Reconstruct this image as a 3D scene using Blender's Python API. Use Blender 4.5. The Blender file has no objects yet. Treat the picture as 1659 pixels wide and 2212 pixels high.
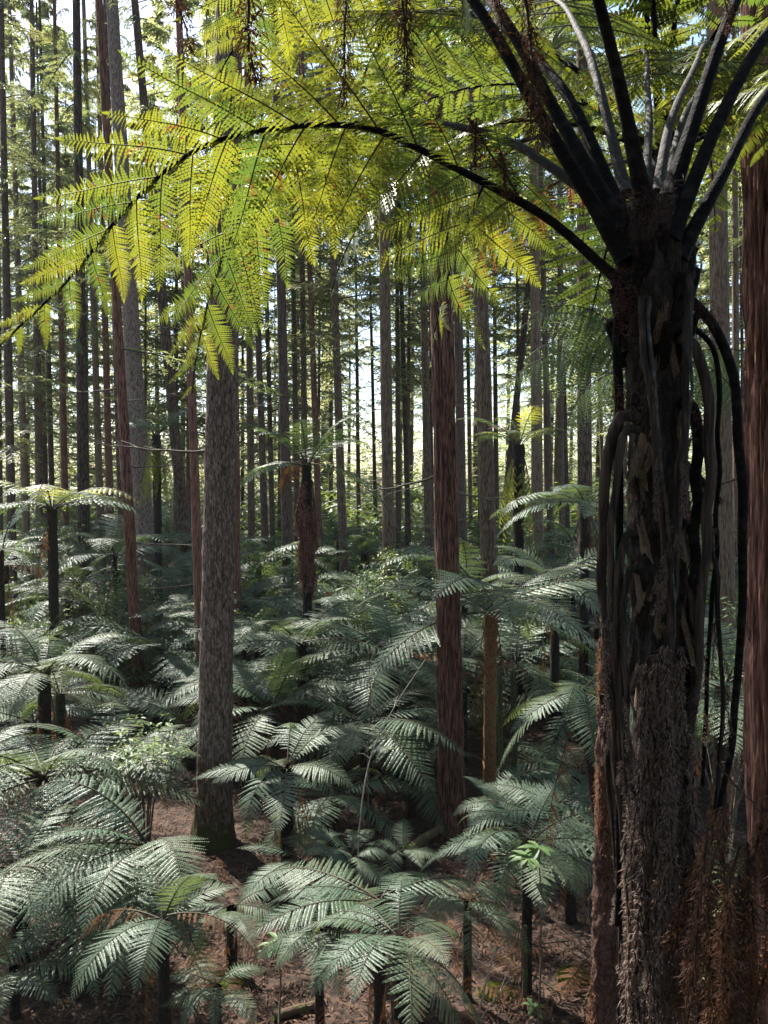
import bpy, math, random
import numpy as np
from mathutils import Vector, Matrix, Quaternion

random.seed(7)
rng = np.random.default_rng(7)
R = math.radians
SC = bpy.context.scene
COL = SC.collection

# ------------------------------------------------------------------ camera
CAM_Z = 5.8
F = 1662.0                       # focal length in pixels of a 1659 x 2212 frame
W0, H0 = 1659.0, 2212.0
HORIZON = 1030.0
PITCH = math.atan((H0 / 2 - HORIZON) / F)
cam_d = bpy.data.cameras.new('camera')
cam_d.sensor_fit = 'VERTICAL'
cam_d.sensor_height = 36.0
cam_d.lens = 36.0 * F / H0
cam_d.clip_start = 0.05
cam_d.clip_end = 800
cam = bpy.data.objects.new('camera', cam_d)
COL.objects.link(cam)
cam.location = (0, 0, CAM_Z)
cam.rotation_euler = (math.pi / 2 - PITCH, 0, 0)
SC.camera = cam

# ------------------------------------------------------------------ sky, sun, exposure
SUN_EL, SUN_LEFT = 51.0, 38.0    # elevation, degrees left of the view direction
sun_dir = Vector((-math.sin(R(SUN_LEFT)) * math.cos(R(SUN_EL)), math.cos(R(SUN_LEFT)) * math.cos(R(SUN_EL)), math.sin(R(SUN_EL))))
world = bpy.data.worlds.new('World')
SC.world = world
world.use_nodes = True
nt = world.node_tree
bg = nt.nodes['Background']
sky = nt.nodes.new('ShaderNodeTexSky')
sky.sky_type = 'NISHITA'
sky.sun_disc = False
sky.sun_elevation = R(SUN_EL)
sky.sun_rotation = R(-SUN_LEFT)
sky.air_density = 1.0
sky.dust_density = 1.2
nt.links.new(sky.outputs[0], bg.inputs[0])
bg.inputs[1].default_value = 0.10
sun_l = bpy.data.lights.new('sun', 'SUN')
sun_l.energy = 5.0
sun_l.angle = R(0.6)
sun_l.color = (1.0, 0.95, 0.86)
sun = bpy.data.objects.new('sun', sun_l)
COL.objects.link(sun)
sun.rotation_euler = sun_dir.to_track_quat('Z', 'Y').to_euler()
vs = SC.view_settings
vs.view_transform = 'Standard'
vs.look = 'None'
vs.gamma = 1.0
vs.use_curve_mapping = False
vs.exposure = 1.75
SC.render.engine = 'CYCLES'
cy = SC.cycles
cy.max_bounces = 5
cy.diffuse_bounces = 2
cy.glossy_bounces = 2
cy.transmission_bounces = 3
cy.transparent_max_bounces = 4
cy.caustics_reflective = False
cy.caustics_refractive = False
cy.sample_clamp_indirect = 6.0
cy.use_adaptive_sampling = False
cy.use_denoising = True
try:
    cy.denoiser = 'OPENIMAGEDENOISE'
    cy.denoising_input_passes = 'RGB_ALBEDO_NORMAL'
    cy.denoising_prefilter = 'ACCURATE'
except Exception:
    pass


def P(px, py, d):
    """point of the place seen at a pixel of the 1659 x 2212 frame, d metres in front of the camera"""
    u = (px - W0 / 2) / F
    v = (H0 / 2 - py) / F
    dx, dy, dz = u, math.cos(PITCH) + v * math.sin(PITCH), -math.sin(PITCH) + v * math.cos(PITCH)
    k = d / dy
    return Vector((dx * k, d, CAM_Z + dz * k))


# ------------------------------------------------------------------ noise and mesh helpers
def _hash(ix, iy, iz):
    with np.errstate(over='ignore'):
        h = (ix.astype(np.int64) * 374761393 + iy.astype(np.int64) * 668265263 + iz.astype(np.int64) * 2147483647) & 0xFFFFFFFF
        h = ((h ^ (h >> 13)) * 1274126177) & 0xFFFFFFFF
        h = h ^ (h >> 16)
    return (h & 0xFFFF) / 32767.5 - 1.0


def vnoise(x, y, z):
    x, y, z = np.broadcast_arrays(np.asarray(x, float), np.asarray(y, float), np.asarray(z, float))
    ix, iy, iz = np.floor(x), np.floor(y), np.floor(z)
    fx, fy, fz = x - ix, y - iy, z - iz
    fx, fy, fz = [f * f * (3 - 2 * f) for f in (fx, fy, fz)]
    r = 0
    for a in (0, 1):
        for b in (0, 1):
            for c in (0, 1):
                wgt = (fx if a else 1 - fx) * (fy if b else 1 - fy) * (fz if c else 1 - fz)
                r = r + wgt * _hash(ix + a, iy + b, iz + c)
    return r


def gz(x, y):
    return 0.16 * vnoise(np.asarray(x) * 0.22 + 5, np.asarray(y) * 0.22, 0.3) + 0.05 * vnoise(np.asarray(x) * 0.9, np.asarray(y) * 0.9, 3.1)


class MB:
    """collects quads and triangles, links them as one mesh object"""
    def __init__(self):
        self.V, self.T, self.Q, self.n = [], [], [], 0

    def add(self, V, tris=None, quads=None, m=0):
        V = np.asarray(V, float).reshape(-1, 3)
        if tris is not None and len(tris):
            self.T.append((np.asarray(tris, np.int64) + self.n, m))
        if quads is not None and len(quads):
            self.Q.append((np.asarray(quads, np.int64) + self.n, m))
        self.V.append(V)
        self.n += len(V)

    def tube(self, pts, rad, seg=6, m=0, cap=True, flat=1.0):
        pts = np.asarray([tuple(p) for p in pts], float)
        n = len(pts)
        rad = np.broadcast_to(np.asarray(rad, float), (n,))
        tan = np.gradient(pts, axis=0)
        tan /= np.linalg.norm(tan, axis=1)[:, None] + 1e-12
        ref = np.array([0, 0, 1.0]) if abs(tan[:, 2]).mean() < 0.8 else np.array([0, 1.0, 0])
        b = np.cross(tan, ref)
        b /= np.linalg.norm(b, axis=1)[:, None] + 1e-12
        c = np.cross(b, tan)
        a = np.linspace(0, 2 * math.pi, seg, endpoint=False)
        ring = b[:, None] * np.cos(a)[None, :, None] + c[:, None] * (np.sin(a) * flat)[None, :, None]
        V = pts[:, None] + ring * rad[:, None, None]
        i = np.arange(n - 1)[:, None] * seg
        j = np.arange(seg)[None]
        k = (j + 1) % seg
        q = np.stack([i + j, i + k, i + seg + k, i + seg + j], -1).reshape(-1, 4)
        self.add(V.reshape(-1, 3), quads=q, m=m)
        if cap:
            b0 = self.n - n * seg
            for s in (0, (n - 1) * seg):
                self.T.append((np.array([[b0 + s, b0 + s + t, b0 + s + t + 1] for t in range(1, seg - 1)]), m))

    def leaves(self, tmpl, tt, O, X, Y, Z, l, w, m=0, curl=0.0):
        """tmpl (k,3) in unit space: x along, y across, z up; placed N times on frames O,X,Y,Z"""
        O, X, Y, Z = [np.asarray(a, float).reshape(-1, 3) for a in (O, X, Y, Z)]
        N, k = len(O), len(tmpl)
        l = np.broadcast_to(np.asarray(l, float), (N,))
        w = np.broadcast_to(np.asarray(w, float), (N,))
        curl = np.broadcast_to(np.asarray(curl, float), (N,))
        x, y, z = tmpl[:, 0], tmpl[:, 1], tmpl[:, 2]
        V = (O[:, None] + X[:, None] * (l[:, None] * x)[..., None] + Y[:, None] * (w[:, None] * y)[..., None]
             + Z[:, None] * (w[:, None] * z - curl[:, None] * l[:, None] * x ** 2)[..., None])
        t = (np.asarray(tt)[None] + (np.arange(N) * k)[:, None, None]).reshape(-1, 3)
        self.add(V.reshape(-1, 3), tris=t, m=m)

    def mesh(self, name, mats, smooth=False):
        me = bpy.data.meshes.new(name)
        V = np.concatenate(self.V)
        faces, sizes, mi = [], [], []
        for lst, s in ((self.T, 3), (self.Q, 4)):
            for a, m in lst:
                faces.append(a.reshape(-1))
                sizes.append(np.full(len(a), s))
                mi.append(np.full(len(a), m))
        L = np.concatenate(faces).astype(np.int32)
        S = np.concatenate(sizes).astype(np.int32)
        M = np.concatenate(mi).astype(np.int32)
        me.vertices.add(len(V))
        me.vertices.foreach_set('co', V.astype(np.float32).ravel())
        me.loops.add(len(L))
        me.loops.foreach_set('vertex_index', L)
        me.polygons.add(len(S))
        st = np.concatenate([[0], np.cumsum(S)[:-1]]).astype(np.int32)
        me.polygons.foreach_set('loop_start', st)
        me.polygons.foreach_set('material_index', M)
        if smooth:
            me.polygons.foreach_set('use_smooth', np.ones(len(S), bool))
        for mt in (mats if isinstance(mats, (list, tuple)) else [mats]):
            me.materials.append(mt)
        me.update(calc_edges=True)
        return me


def link(name, me, parent=None, mat=None):
    o = bpy.data.objects.new(name, me)
    COL.objects.link(o)
    if parent is not None:
        o.parent = parent
    if mat is not None:
        o.matrix_basis = mat
    return o


def empty(name, loc, label, cat, group=None):
    o = bpy.data.objects.new(name, None)
    COL.objects.link(o)
    o.location = loc
    o.empty_display_size = 0.2
    o['label'] = label
    o['category'] = cat
    if group:
        o['group'] = group
    return o


def tag(o, label, cat=None, group=None, kind=None):
    o['label'] = label
    if cat:
        o['category'] = cat
    if group:
        o['group'] = group
    if kind:
        o['kind'] = kind
    return o


def frame(loc, X, Zhint):
    X = Vector(X).normalized()
    Z = Vector(Zhint)
    Y = Z.cross(X).normalized()
    Z = X.cross(Y).normalized()
    m = Matrix((X, Y, Z)).transposed().to_4x4()
    m.translation = loc
    return m


def spline(pts, n):
    """Catmull-Rom through the points, resampled at n points of even arc length"""
    p = np.asarray([tuple(a) for a in pts], float)
    p = np.vstack([2 * p[0] - p[1], p, 2 * p[-1] - p[-2]])
    out = []
    for i in range(1, len(p) - 2):
        t = np.linspace(0, 1, 16, endpoint=False)[:, None]
        a, b, c, d = p[i - 1], p[i], p[i + 1], p[i + 2]
        out.append(0.5 * ((2 * b) + (-a + c) * t + (2 * a - 5 * b + 4 * c - d) * t ** 2 + (-a + 3 * b - 3 * c + d) * t ** 3))
    out.append(p[-2][None])
    q = np.concatenate(out)
    s = np.concatenate([[0], np.cumsum(np.linalg.norm(np.diff(q, axis=0), axis=1))])
    u = np.linspace(0, s[-1], n)
    return np.stack([np.interp(u, s, q[:, k]) for k in range(3)], 1), s[-1]


# ------------------------------------------------------------------ materials
def new_mat(name):
    m = bpy.data.materials.new(name)
    m.use_nodes = True
    t = m.node_tree
    t.nodes.clear()
    out = t.nodes.new('ShaderNodeOutputMaterial')
    return m, t, out


def ramp(t, fac, stops):
    r = t.nodes.new('ShaderNodeValToRGB')
    e = r.color_ramp.elements
    while len(e) < len(stops):
        e.new(0.5)
    for k, (p, c) in enumerate(stops):
        e[k].position = p
        e[k].color = (*c, 1)
    t.links.new(fac, r.inputs[0])
    return r.outputs[0]


def leaf_mat(name, c1, c2, trans, tmix=0.4, rough=0.42, spec=0.5, scale=3.0, spots=None, trans2=None):
    m, t, out = new_mat(name)
    N, L = t.nodes, t.links
    oi = N.new('ShaderNodeObjectInfo')
    tc = N.new('ShaderNodeTexCoord')
    nz = N.new('ShaderNodeTexNoise')
    nz.inputs['Scale'].default_value = scale
    nz.inputs['Detail'].default_value = 3
    L.new(tc.outputs['Object'], nz.inputs['Vector'])
    add = N.new('ShaderNodeMath')
    add.operation = 'MULTIPLY_ADD'
    L.new(oi.outputs['Random'], add.inputs[0])
    add.inputs[1].default_value = 0.6
    mul = N.new('ShaderNodeMath')
    mul.operation = 'MULTIPLY_ADD'
    L.new(nz.outputs[0], mul.inputs[0])
    mul.inputs[1].default_value = 1.1
    mul.inputs[2].default_value = -0.35
    L.new(mul.outputs[0], add.inputs[2])
    col = ramp(t, add.outputs[0], [(0.15, c1), (0.85, c2)])
    tcol = ramp(t, add.outputs[0], [(0.15, trans), (0.85, trans2 or tuple(min(1, v * k) for v, k in zip(trans, (1.25, 1.02, 1.0))))])
    if spots:
        n2 = N.new('ShaderNodeTexNoise')
        n2.inputs['Scale'].default_value = 14
        n2.inputs['Detail'].default_value = 2
        L.new(tc.outputs['Object'], n2.inputs['Vector'])
        f = ramp(t, n2.outputs[0], [(0.67, (0, 0, 0)), (0.73, (1, 1, 1))])
        mixed = []
        for c, k in ((col, 1.0), (tcol, 1.6)):
            mx = N.new('ShaderNodeMix')
            mx.data_type = 'RGBA'
            L.new(f, mx.inputs[0])
            L.new(c, mx.inputs[6])
            mx.inputs[7].default_value = (spots[0] * k, spots[1] * k, spots[2] * k, 1)
            mixed.append(mx.outputs[2])
        col, tcol = mixed
    b = N.new('ShaderNodeBsdfPrincipled')
    L.new(col, b.inputs['Base Color'])
    b.inputs['Roughness'].default_value = rough
    b.inputs['Specular IOR Level'].default_value = spec
    tr = N.new('ShaderNodeBsdfTranslucent')
    L.new(tcol, tr.inputs[0])
    mx = N.new('ShaderNodeMixShader')
    mx.inputs[0].default_value = tmix
    L.new(b.outputs[0], mx.inputs[1])
    L.new(tr.outputs[0], mx.inputs[2])
    L.new(mx.outputs[0], out.inputs[0])
    return m


def bark_mat(name, stops, scale=(6, 6, 1.2), rough=0.85, bump=0.6, moss=None, fine=30.0, spec=0.3, moss_h=None, cells=0.7):
    m, t, out = new_mat(name)
    N, L = t.nodes, t.links
    tc = N.new('ShaderNodeTexCoord')
    oi = N.new('ShaderNodeObjectInfo')
    mp = N.new('ShaderNodeMapping')
    mp.inputs['Scale'].default_value = scale
    L.new(tc.outputs['Object'], mp.inputs['Vector'])
    n1 = N.new('ShaderNodeTexNoise')
    n1.inputs['Scale'].default_value = 3.0
    n1.inputs['Detail'].default_value = 8
    n1.inputs['Roughness'].default_value = 0.7
    L.new(mp.outputs[0], n1.inputs['Vector'])
    v = N.new('ShaderNodeTexVoronoi')
    v.inputs['Scale'].default_value = 4.0
    v.feature = 'DISTANCE_TO_EDGE'
    L.new(mp.outputs[0], v.inputs['Vector'])
    ad = N.new('ShaderNodeMath')
    ad.operation = 'MULTIPLY_ADD'
    L.new(v.outputs['Distance'], ad.inputs[0])
    ad.inputs[1].default_value = cells
    L.new(n1.outputs[0], ad.inputs[2])
    sh = N.new('ShaderNodeMath')
    sh.operation = 'MULTIPLY_ADD'
    L.new(oi.outputs['Random'], sh.inputs[0])
    sh.inputs[1].default_value = 0.16
    L.new(ad.outputs[0], sh.inputs[2])
    col = ramp(t, sh.outputs[0], stops)
    if moss:
        n3 = N.new('ShaderNodeTexNoise')
        n3.inputs['Scale'].default_value = 5.0
        n3.inputs['Detail'].default_value = 5
        L.new(tc.outputs['Object'], n3.inputs['Vector'])
        fac = n3.outputs[0]
        if moss_h:
            sx = N.new('ShaderNodeSeparateXYZ')
            L.new(tc.outputs['Object'], sx.inputs[0])
            mr = N.new('ShaderNodeMapRange')
            mr.inputs['From Min'].default_value = moss_h[0]
            mr.inputs['From Max'].default_value = moss_h[1]
            mr.inputs['To Min'].default_value = 0.2
            mr.inputs['To Max'].default_value = -0.4
            L.new(sx.outputs[2], mr.inputs[0])
            a2 = N.new('ShaderNodeMath')
            a2.operation = 'ADD'
            L.new(fac, a2.inputs[0])
            L.new(mr.outputs[0], a2.inputs[1])
            fac = a2.outputs[0]
        f = ramp(t, fac, [(0.5, (0, 0, 0)), (0.62, (1, 1, 1))])
        mx = N.new('ShaderNodeMix')
        mx.data_type = 'RGBA'
        L.new(f, mx.inputs[0])
        L.new(col, mx.inputs[6])
        mx.inputs[7].default_value = (*moss, 1)
        col = mx.outputs[2]
    n2 = N.new('ShaderNodeTexNoise')
    n2.inputs['Scale'].default_value = fine
    n2.inputs['Detail'].default_value = 6
    L.new(mp.outputs[0], n2.inputs['Vector'])
    hs = N.new('ShaderNodeMath')
    hs.operation = 'MULTIPLY_ADD'
    L.new(n2.outputs[0], hs.inputs[0])
    hs.inputs[1].default_value = 0.4
    L.new(ad.outputs[0], hs.inputs[2])
    bp = N.new('ShaderNodeBump')
    bp.inputs['Strength'].default_value = bump
    bp.inputs['Distance'].default_value = 0.03
    L.new(hs.outputs[0], bp.inputs['Height'])
    b = N.new('ShaderNodeBsdfPrincipled')
    L.new(col, b.inputs['Base Color'])
    L.new(bp.outputs[0], b.inputs['Normal'])
    b.inputs['Roughness'].default_value = rough
    b.inputs['Specular IOR Level'].default_value = spec
    L.new(b.outputs[0], out.inputs[0])
    return m


M = {}
M['mamaku_leaf'] = leaf_mat('mamaku_leaf', (0.035, 0.075, 0.02), (0.095, 0.11, 0.02), (0.09, 0.145, 0.02), 0.5, 0.45, 0.35, 2.0, spots=(0.14, 0.06, 0.015), trans2=(0.27, 0.275, 0.02))
M['fern_leaf'] = leaf_mat('fern_leaf', (0.042, 0.095, 0.055), (0.105, 0.152, 0.09), (0.16, 0.25, 0.06), 0.32, 0.5, 0.5, 1.2, spots=(0.10, 0.055, 0.025))
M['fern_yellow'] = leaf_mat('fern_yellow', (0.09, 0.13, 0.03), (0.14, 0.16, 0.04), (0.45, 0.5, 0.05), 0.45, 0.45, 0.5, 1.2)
M['dead_leaf'] = leaf_mat('dead_leaf', (0.07, 0.034, 0.018), (0.14, 0.066, 0.032), (0.22, 0.095, 0.03), 0.3, 0.75, 0.2, 4.0)
M['dead_red'] = leaf_mat('dead_red', (0.15, 0.068, 0.046), (0.26, 0.13, 0.095), (0.25, 0.11, 0.07), 0.25, 0.8, 0.2, 4.0)
M['dead_dark'] = leaf_mat('dead_dark', (0.035, 0.018, 0.011), (0.085, 0.044, 0.026), (0.10, 0.045, 0.02), 0.2, 0.8, 0.2, 4.0)
M['dead_grey'] = leaf_mat('dead_grey', (0.10, 0.07, 0.056), (0.20, 0.145, 0.12), (0.16, 0.10, 0.07), 0.15, 0.85, 0.15, 6.0)
M['needle'] = leaf_mat('needle', (0.04, 0.06, 0.03), (0.07, 0.095, 0.05), (0.22, 0.27, 0.08), 0.4, 0.45, 0.5, 0.6)
M['bough_leaf'] = leaf_mat('bough_leaf', (0.06, 0.085, 0.045), (0.11, 0.14, 0.075), (0.32, 0.38, 0.12), 0.45, 0.45, 0.5, 1.0)
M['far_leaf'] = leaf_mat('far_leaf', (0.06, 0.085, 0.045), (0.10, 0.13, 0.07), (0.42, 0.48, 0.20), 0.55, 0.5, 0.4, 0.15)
M['shrub_leaf'] = leaf_mat('shrub_leaf', (0.05, 0.10, 0.035), (0.09, 0.15, 0.05), (0.25, 0.36, 0.06), 0.3, 0.5, 0.35, 2.0)
M['bark_red'] = bark_mat('bark_red', [(0.50, (0.018, 0.008, 0.006)), (0.62, (0.11, 0.046, 0.031)), (0.80, (0.26, 0.125, 0.085))], (9, 9, 0.7), 0.85, 0.9)
M['bark_scaly'] = bark_mat('bark_scaly', [(0.42, (0.022, 0.015, 0.011)), (0.58, (0.12, 0.076, 0.056)), (0.78, (0.33, 0.25, 0.20))], (9, 9, 2.2), 0.85, 1.0, cells=0.35, moss=(0.05, 0.055, 0.012), moss_h=(0.2, 1.6))
M['bark_brown'] = bark_mat('bark_brown', [(0.50, (0.03, 0.02, 0.014)), (0.63, (0.11, 0.068, 0.043)), (0.80, (0.21, 0.145, 0.098))], (8, 8, 1.0), 0.85, 0.7)
M['bark_dark'] = bark_mat('bark_dark', [(0.50, (0.016, 0.012, 0.01)), (0.63, (0.065, 0.04, 0.028)), (0.80, (0.135, 0.09, 0.066))], (8, 8, 1.0), 0.85, 0.7)
M['fern_trunk'] = bark_mat('fern_trunk', [(0.50, (0.004, 0.0035, 0.003)), (0.63, (0.014, 0.010, 0.008)), (0.80, (0.04, 0.027, 0.02))], (14, 14, 5), 0.9, 1.0)
M['fern_trunk_orange'] = bark_mat('fern_trunk_orange', [(0.50, (0.05, 0.02, 0.008)), (0.63, (0.17, 0.08, 0.03)), (0.80, (0.30, 0.16, 0.07))], (14, 14, 5), 0.9, 1.0)
M['fern_trunk_red'] = bark_mat('fern_trunk_red', [(0.50, (0.02, 0.008, 0.006)), (0.63, (0.055, 0.025, 0.017)), (0.80, (0.13, 0.066, 0.046))], (14, 14, 6), 0.9, 1.0)
M['fern_trunk_moss'] = bark_mat('fern_trunk_moss', [(0.50, (0.01, 0.01, 0.005)), (0.63, (0.03, 0.035, 0.012)), (0.80, (0.06, 0.07, 0.02))], (14, 14, 5), 0.9, 1.0)
M['stipe_black'] = bark_mat('stipe_black', [(0.45, (0.0025, 0.0025, 0.0025)), (0.7, (0.006, 0.005, 0.005)), (0.9, (0.016, 0.014, 0.012))], (5, 5, 5), 0.7, 0.8, spec=0.06)
M['stipe_grey'] = bark_mat('stipe_grey', [(0.3, (0.02, 0.019, 0.018)), (0.7, (0.04, 0.036, 0.032)), (1.0, (0.11, 0.10, 0.09))], (5, 5, 5), 0.65, 0.6, spec=0.15)
M['stipe_dead'] = bark_mat('stipe_dead', [(0.45, (0.005, 0.004, 0.0035)), (0.62, (0.022, 0.016, 0.013)), (0.85, (0.06, 0.044, 0.035))], (14, 14, 1), 0.8, 0.6, spec=0.15)
M['rachis'] = bark_mat('rachis', [(0.5, (0.022, 0.018, 0.01)), (0.8, (0.06, 0.05, 0.022))], (9, 9, 9), 0.6, 0.2)
M['shard'] = bark_mat('shard', [(0.45, (0.03, 0.018, 0.012)), (0.6, (0.14, 0.094, 0.064)), (0.8, (0.34, 0.245, 0.175))], (5, 5, .6), 0.9, 0.8)
M['red_scale'] = bark_mat('red_scale', [(0.5, (0.012, 0.005, 0.004)), (0.8, (0.07, 0.022, 0.017))], (30, 30, 8), 0.8, 0.5)
M['twig'] = bark_mat('twig', [(0.3, (0.03, 0.024, 0.018)), (0.8, (0.12, 0.095, 0.07))], (9, 9, 9), 0.85, 0.3)
M['twig_pale'] = bark_mat('twig_pale', [(0.3, (0.12, 0.11, 0.09)), (0.8, (0.32, 0.30, 0.25))], (9, 9, 9), 0.8, 0.3)
M['moss_log'] = bark_mat('moss_log', [(0.3, (0.03, 0.02, 0.013)), (0.8, (0.10, 0.07, 0.045))], (6, 6, 6), 0.9, 0.8, moss=(0.09, 0.12, 0.02))
M['ground'] = bark_mat('ground', [(0.44, (0.009, 0.006, 0.004)), (0.56, (0.034, 0.02, 0.014)), (0.75, (0.10, 0.062, 0.044))], (2.5, 2.5, 2.5), 0.95, 1.0, moss=None, fine=18, cells=0.0)
M['litter'] = leaf_mat('litter', (0.04, 0.021, 0.013), (0.17, 0.095, 0.064), (0.10, 0.05, 0.03), 0.1, 0.8, 0.2, 1.5)
M['moss'] = leaf_mat('moss', (0.05, 0.07, 0.012), (0.10, 0.13, 0.02), (0.2, 0.25, 0.03), 0.2, 0.9, 0.1, 6)

# ------------------------------------------------------------------ leaf templates
# lobed pinnule: pointed strip with toothed edges, folded a little along the midrib
def lobed(n=6, wmax=1.0, tooth=0.22):
    xs = np.linspace(0, 1, n + 1)
    V, T = [(0, 0, 0)], []
    prof = lambda x: max(0.0, 1 - x ** 2.2) ** 0.8 * wmax * 0.5
    mid = [0]
    for i in range(1, n + 1):
        V.append((xs[i], 0, 0))
        mid.append(len(V) - 1)
    for s in (1, -1):
        prev = 0
        for i in range(n):
            x0, x1 = xs[i], xs[i + 1]
            a = len(V)
            V.append((x0 + (x1 - x0) * 0.15, s * prof(x0) * (1 - tooth), 0.12 * prof(x0)))
            V.append((x0 + (x1 - x0) * 0.85, s * prof((x0 + x1) / 2) * (1 + tooth), 0.16 * prof(x0)))
            T += [(mid[i], a, a + 1) if s < 0 else (mid[i], a + 1, a), (mid[i], a + 1, mid[i + 1]) if s < 0 else (mid[i], mid[i + 1], a + 1)]
    return np.array(V, float), np.array(T)


LOBED = lobed(6)
LANCE = (np.array([(0, 0, 0), (0.3, 0.5, 0.12), (0.3, -0.5, 0.12), (1, 0, 0), (0.3, 0, 0)], float), np.array([(0, 4, 1), (4, 3, 1), (0, 2, 4), (4, 2, 3)]))
LANCE2 = (np.array([(0, 0.46, 0), (0, -0.46, 0), (0.55, 0.5, 0.0), (0.55, -0.5, 0), (1, 0, 0)], float), np.array([(0, 1, 3), (0, 3, 2), (2, 3, 4)]))
NEEDLE = (np.array([(0, 0.5, 0), (0, -0.5, 0), (0.6, 0.55, 0.05), (1, 0, 0)], float), np.array([(0, 1, 2), (1, 3, 2)]))
BLADE = (np.array([(0, 0, 0), (0.22, 0.36, 0.1), (0.22, -0.36, 0.1), (0.55, 0.5, 0.14), (0.55, -0.5, 0.14), (0.85, 0.25, 0.06), (0.85, -0.25, 0.06), (1, 0, 0), (0.22, 0, 0), (0.55, 0, 0), (0.85, 0, 0)], float),
         np.array([(0, 8, 1), (0, 2, 8), (8, 9, 3), (8, 3, 1), (2, 4, 9), (2, 9, 8), (9, 10, 5), (9, 5, 3), (4, 6, 10), (4, 10, 9), (10, 7, 5), (6, 7, 10)]))


def unit(a):
    return a / (np.linalg.norm(a, axis=-1, keepdims=True) + 1e-12)


# ------------------------------------------------------------------ fern frond meshes (shared between the ferns)
def frond_mesh(name, L, a0, a1, npin, npul, wid, seed, mats, stipe=0.14, droop=0.25, tmpl=LANCE2, tail=0.0, fold=0.0, yaw=0.0):
    """one frond of length L growing along +X and arching from angle a0 to a1; pinnae in pairs, pinnules in pairs on each"""
    r = np.random.default_rng(seed)
    mb = MB()
    n = 40
    s = np.linspace(0, 1, n)
    ang = np.radians(a0 + (a1 - a0) * s ** 1.25)
    yv = yaw * s ** 2
    step = L / (n - 1)
    d = np.stack([np.cos(ang) * np.cos(yv), np.cos(ang) * np.sin(yv), np.sin(ang)], 1)
    pts = np.concatenate([[[0, 0, 0]], np.cumsum(d[:-1] * step, 0)])
    mb.tube(pts[:int(n * 0.3)], np.linspace(0.017, 0.010, int(n * 0.3)) * L / 2 + 0.001, 5, 1, False)
    mb.tube(pts[int(n * 0.3) - 1:], np.linspace(0.010, 0.002, n - int(n * 0.3) + 1) * L / 2 + 0.001, 4, 1, False)
    side0 = np.array([0, 1.0, 0])
    for i in range(npin):
        u = i / (npin - 1)
        q = stipe + (1 - stipe) * (u ** 0.95) * 0.995
        for sg in (1, -1):
            qq = min(0.998, q + (0.4 / npin) * (sg > 0) * 0.5 + r.uniform(-.004, .004))
            o = np.array([np.interp(qq, s, pts[:, k]) for k in range(3)])
            t = unit(np.array([np.interp(qq, s, d[:, k]) for k in range(3)]))
            side = unit(np.cross(np.array([0, 0, 1.0]), np.array([t[0], t[1], 0]) + 1e-9)) * sg
            nrm = unit(np.cross(t, side) * sg)
            pl = wid * L * (0.35 + 0.65 * min(1, u / 0.22)) * max(0.05, 1 - max(0, (u - 0.25) / 0.75) ** 1.6) * r.uniform(0.9, 1.07)
            if r.random() < tail:
                continue
            fwd = R(12 + 34 * u + r.uniform(-7, 7))
            dirn = unit(side * math.cos(fwd) + t * math.sin(fwd) - nrm * (droop * 0.5 + fold) * r.uniform(0.6, 1.4))
            np_ = max(3, int(round(npul * (0.35 + 0.65 * pl / (wid * L)))))
            v = (np.arange(np_) + 0.6) / (np_ + 0.4)
            down = nrm * 0.4 + np.array([0, 0, 0.6])
            P0 = o + dirn * (pl * v)[:, None] - down * (droop * pl * v ** 2 * 0.55)[:, None]
            pd = unit(dirn - down * (droop * 1.1 * v * 0.55)[:, None])
            pn = unit(nrm - pd * (pd @ nrm)[:, None])
            acr = np.cross(pn, pd)
            # midrib
            k = np.linspace(0, np_ - 1, 4).astype(int)
            mb.tube(np.vstack([o, P0[k]]), np.array([0.0035, 0.0028, 0.002, 0.0015, 0.0008]) * L / 2 + 0.0004, 3, 1, False)
            ll = L * (1 - stipe) / npin * 0.56 * (0.45 + 0.55 * pl / (wid * L)) * (1 - v ** 2.5 * 0.85) * (0.75 + 0.25 * np.minimum(1, v / 0.12))
            sp = pl / np_
            for s2 in (1, -1):
                cf = np.radians(22 + 14 * v + r.uniform(-5, 5, np_))
                X = unit(acr * s2 * np.cos(cf)[:, None] + pd * np.sin(cf)[:, None] - pn * r.uniform(0.02, 0.26, np_)[:, None])
                Z = unit(pn + acr * r.uniform(-.22, .22, np_)[:, None] - X * (np.sum(pn * X, 1))[:, None])
                Y = np.cross(Z, X)
                mb.leaves(*tmpl, P0, X, Y, Z, ll * r.uniform(0.82, 1.12, np_), sp * 0.78, 0, curl=r.uniform(0.0, 0.22, np_))
            # tip
            mb.leaves(*tmpl, P0[-1:], pd[-1:], acr[-1:], pn[-1:], ll[-1:] * 1.2, sp * 0.7, 0)
    return mb.mesh(name, mats)


FM = [M['fern_leaf'], M['rachis']]
FY = [M['fern_yellow'], M['rachis']]
FD = [M['dead_leaf'], M['rachis']]
NEAR = [frond_mesh('fern_frond_near', 2.0, a0, a1, 31, 19, 0.25, 11 + i, FM, droop=dr, yaw=yw, stipe=0.09)
        for i, (a0, a1, dr, yw) in enumerate([(38, -36, .10, .1), (28, -32, .14, -.2), (20, -50, .16, .15), (46, -26, .08, -.1), (10, -44, .18, .25), (32, -60, .14, -.15)])]
FAR = [frond_mesh('fern_frond_far', 2.0, a0, a1, 21, 10, 0.24, 31 + i, FM, droop=dr, stipe=0.1)
       for i, (a0, a1, dr) in enumerate([(38, -38, .12), (26, -40, .15), (16, -58, .18), (46, -30, .1)])]
YEL = [frond_mesh('fern_frond_backlit', 2.0, a0, a1, 18, 12, 0.21, 51 + i, FY, droop=dr) for i, (a0, a1, dr) in enumerate([(45, -40, .25), (28, -55, .3)])]
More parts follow.
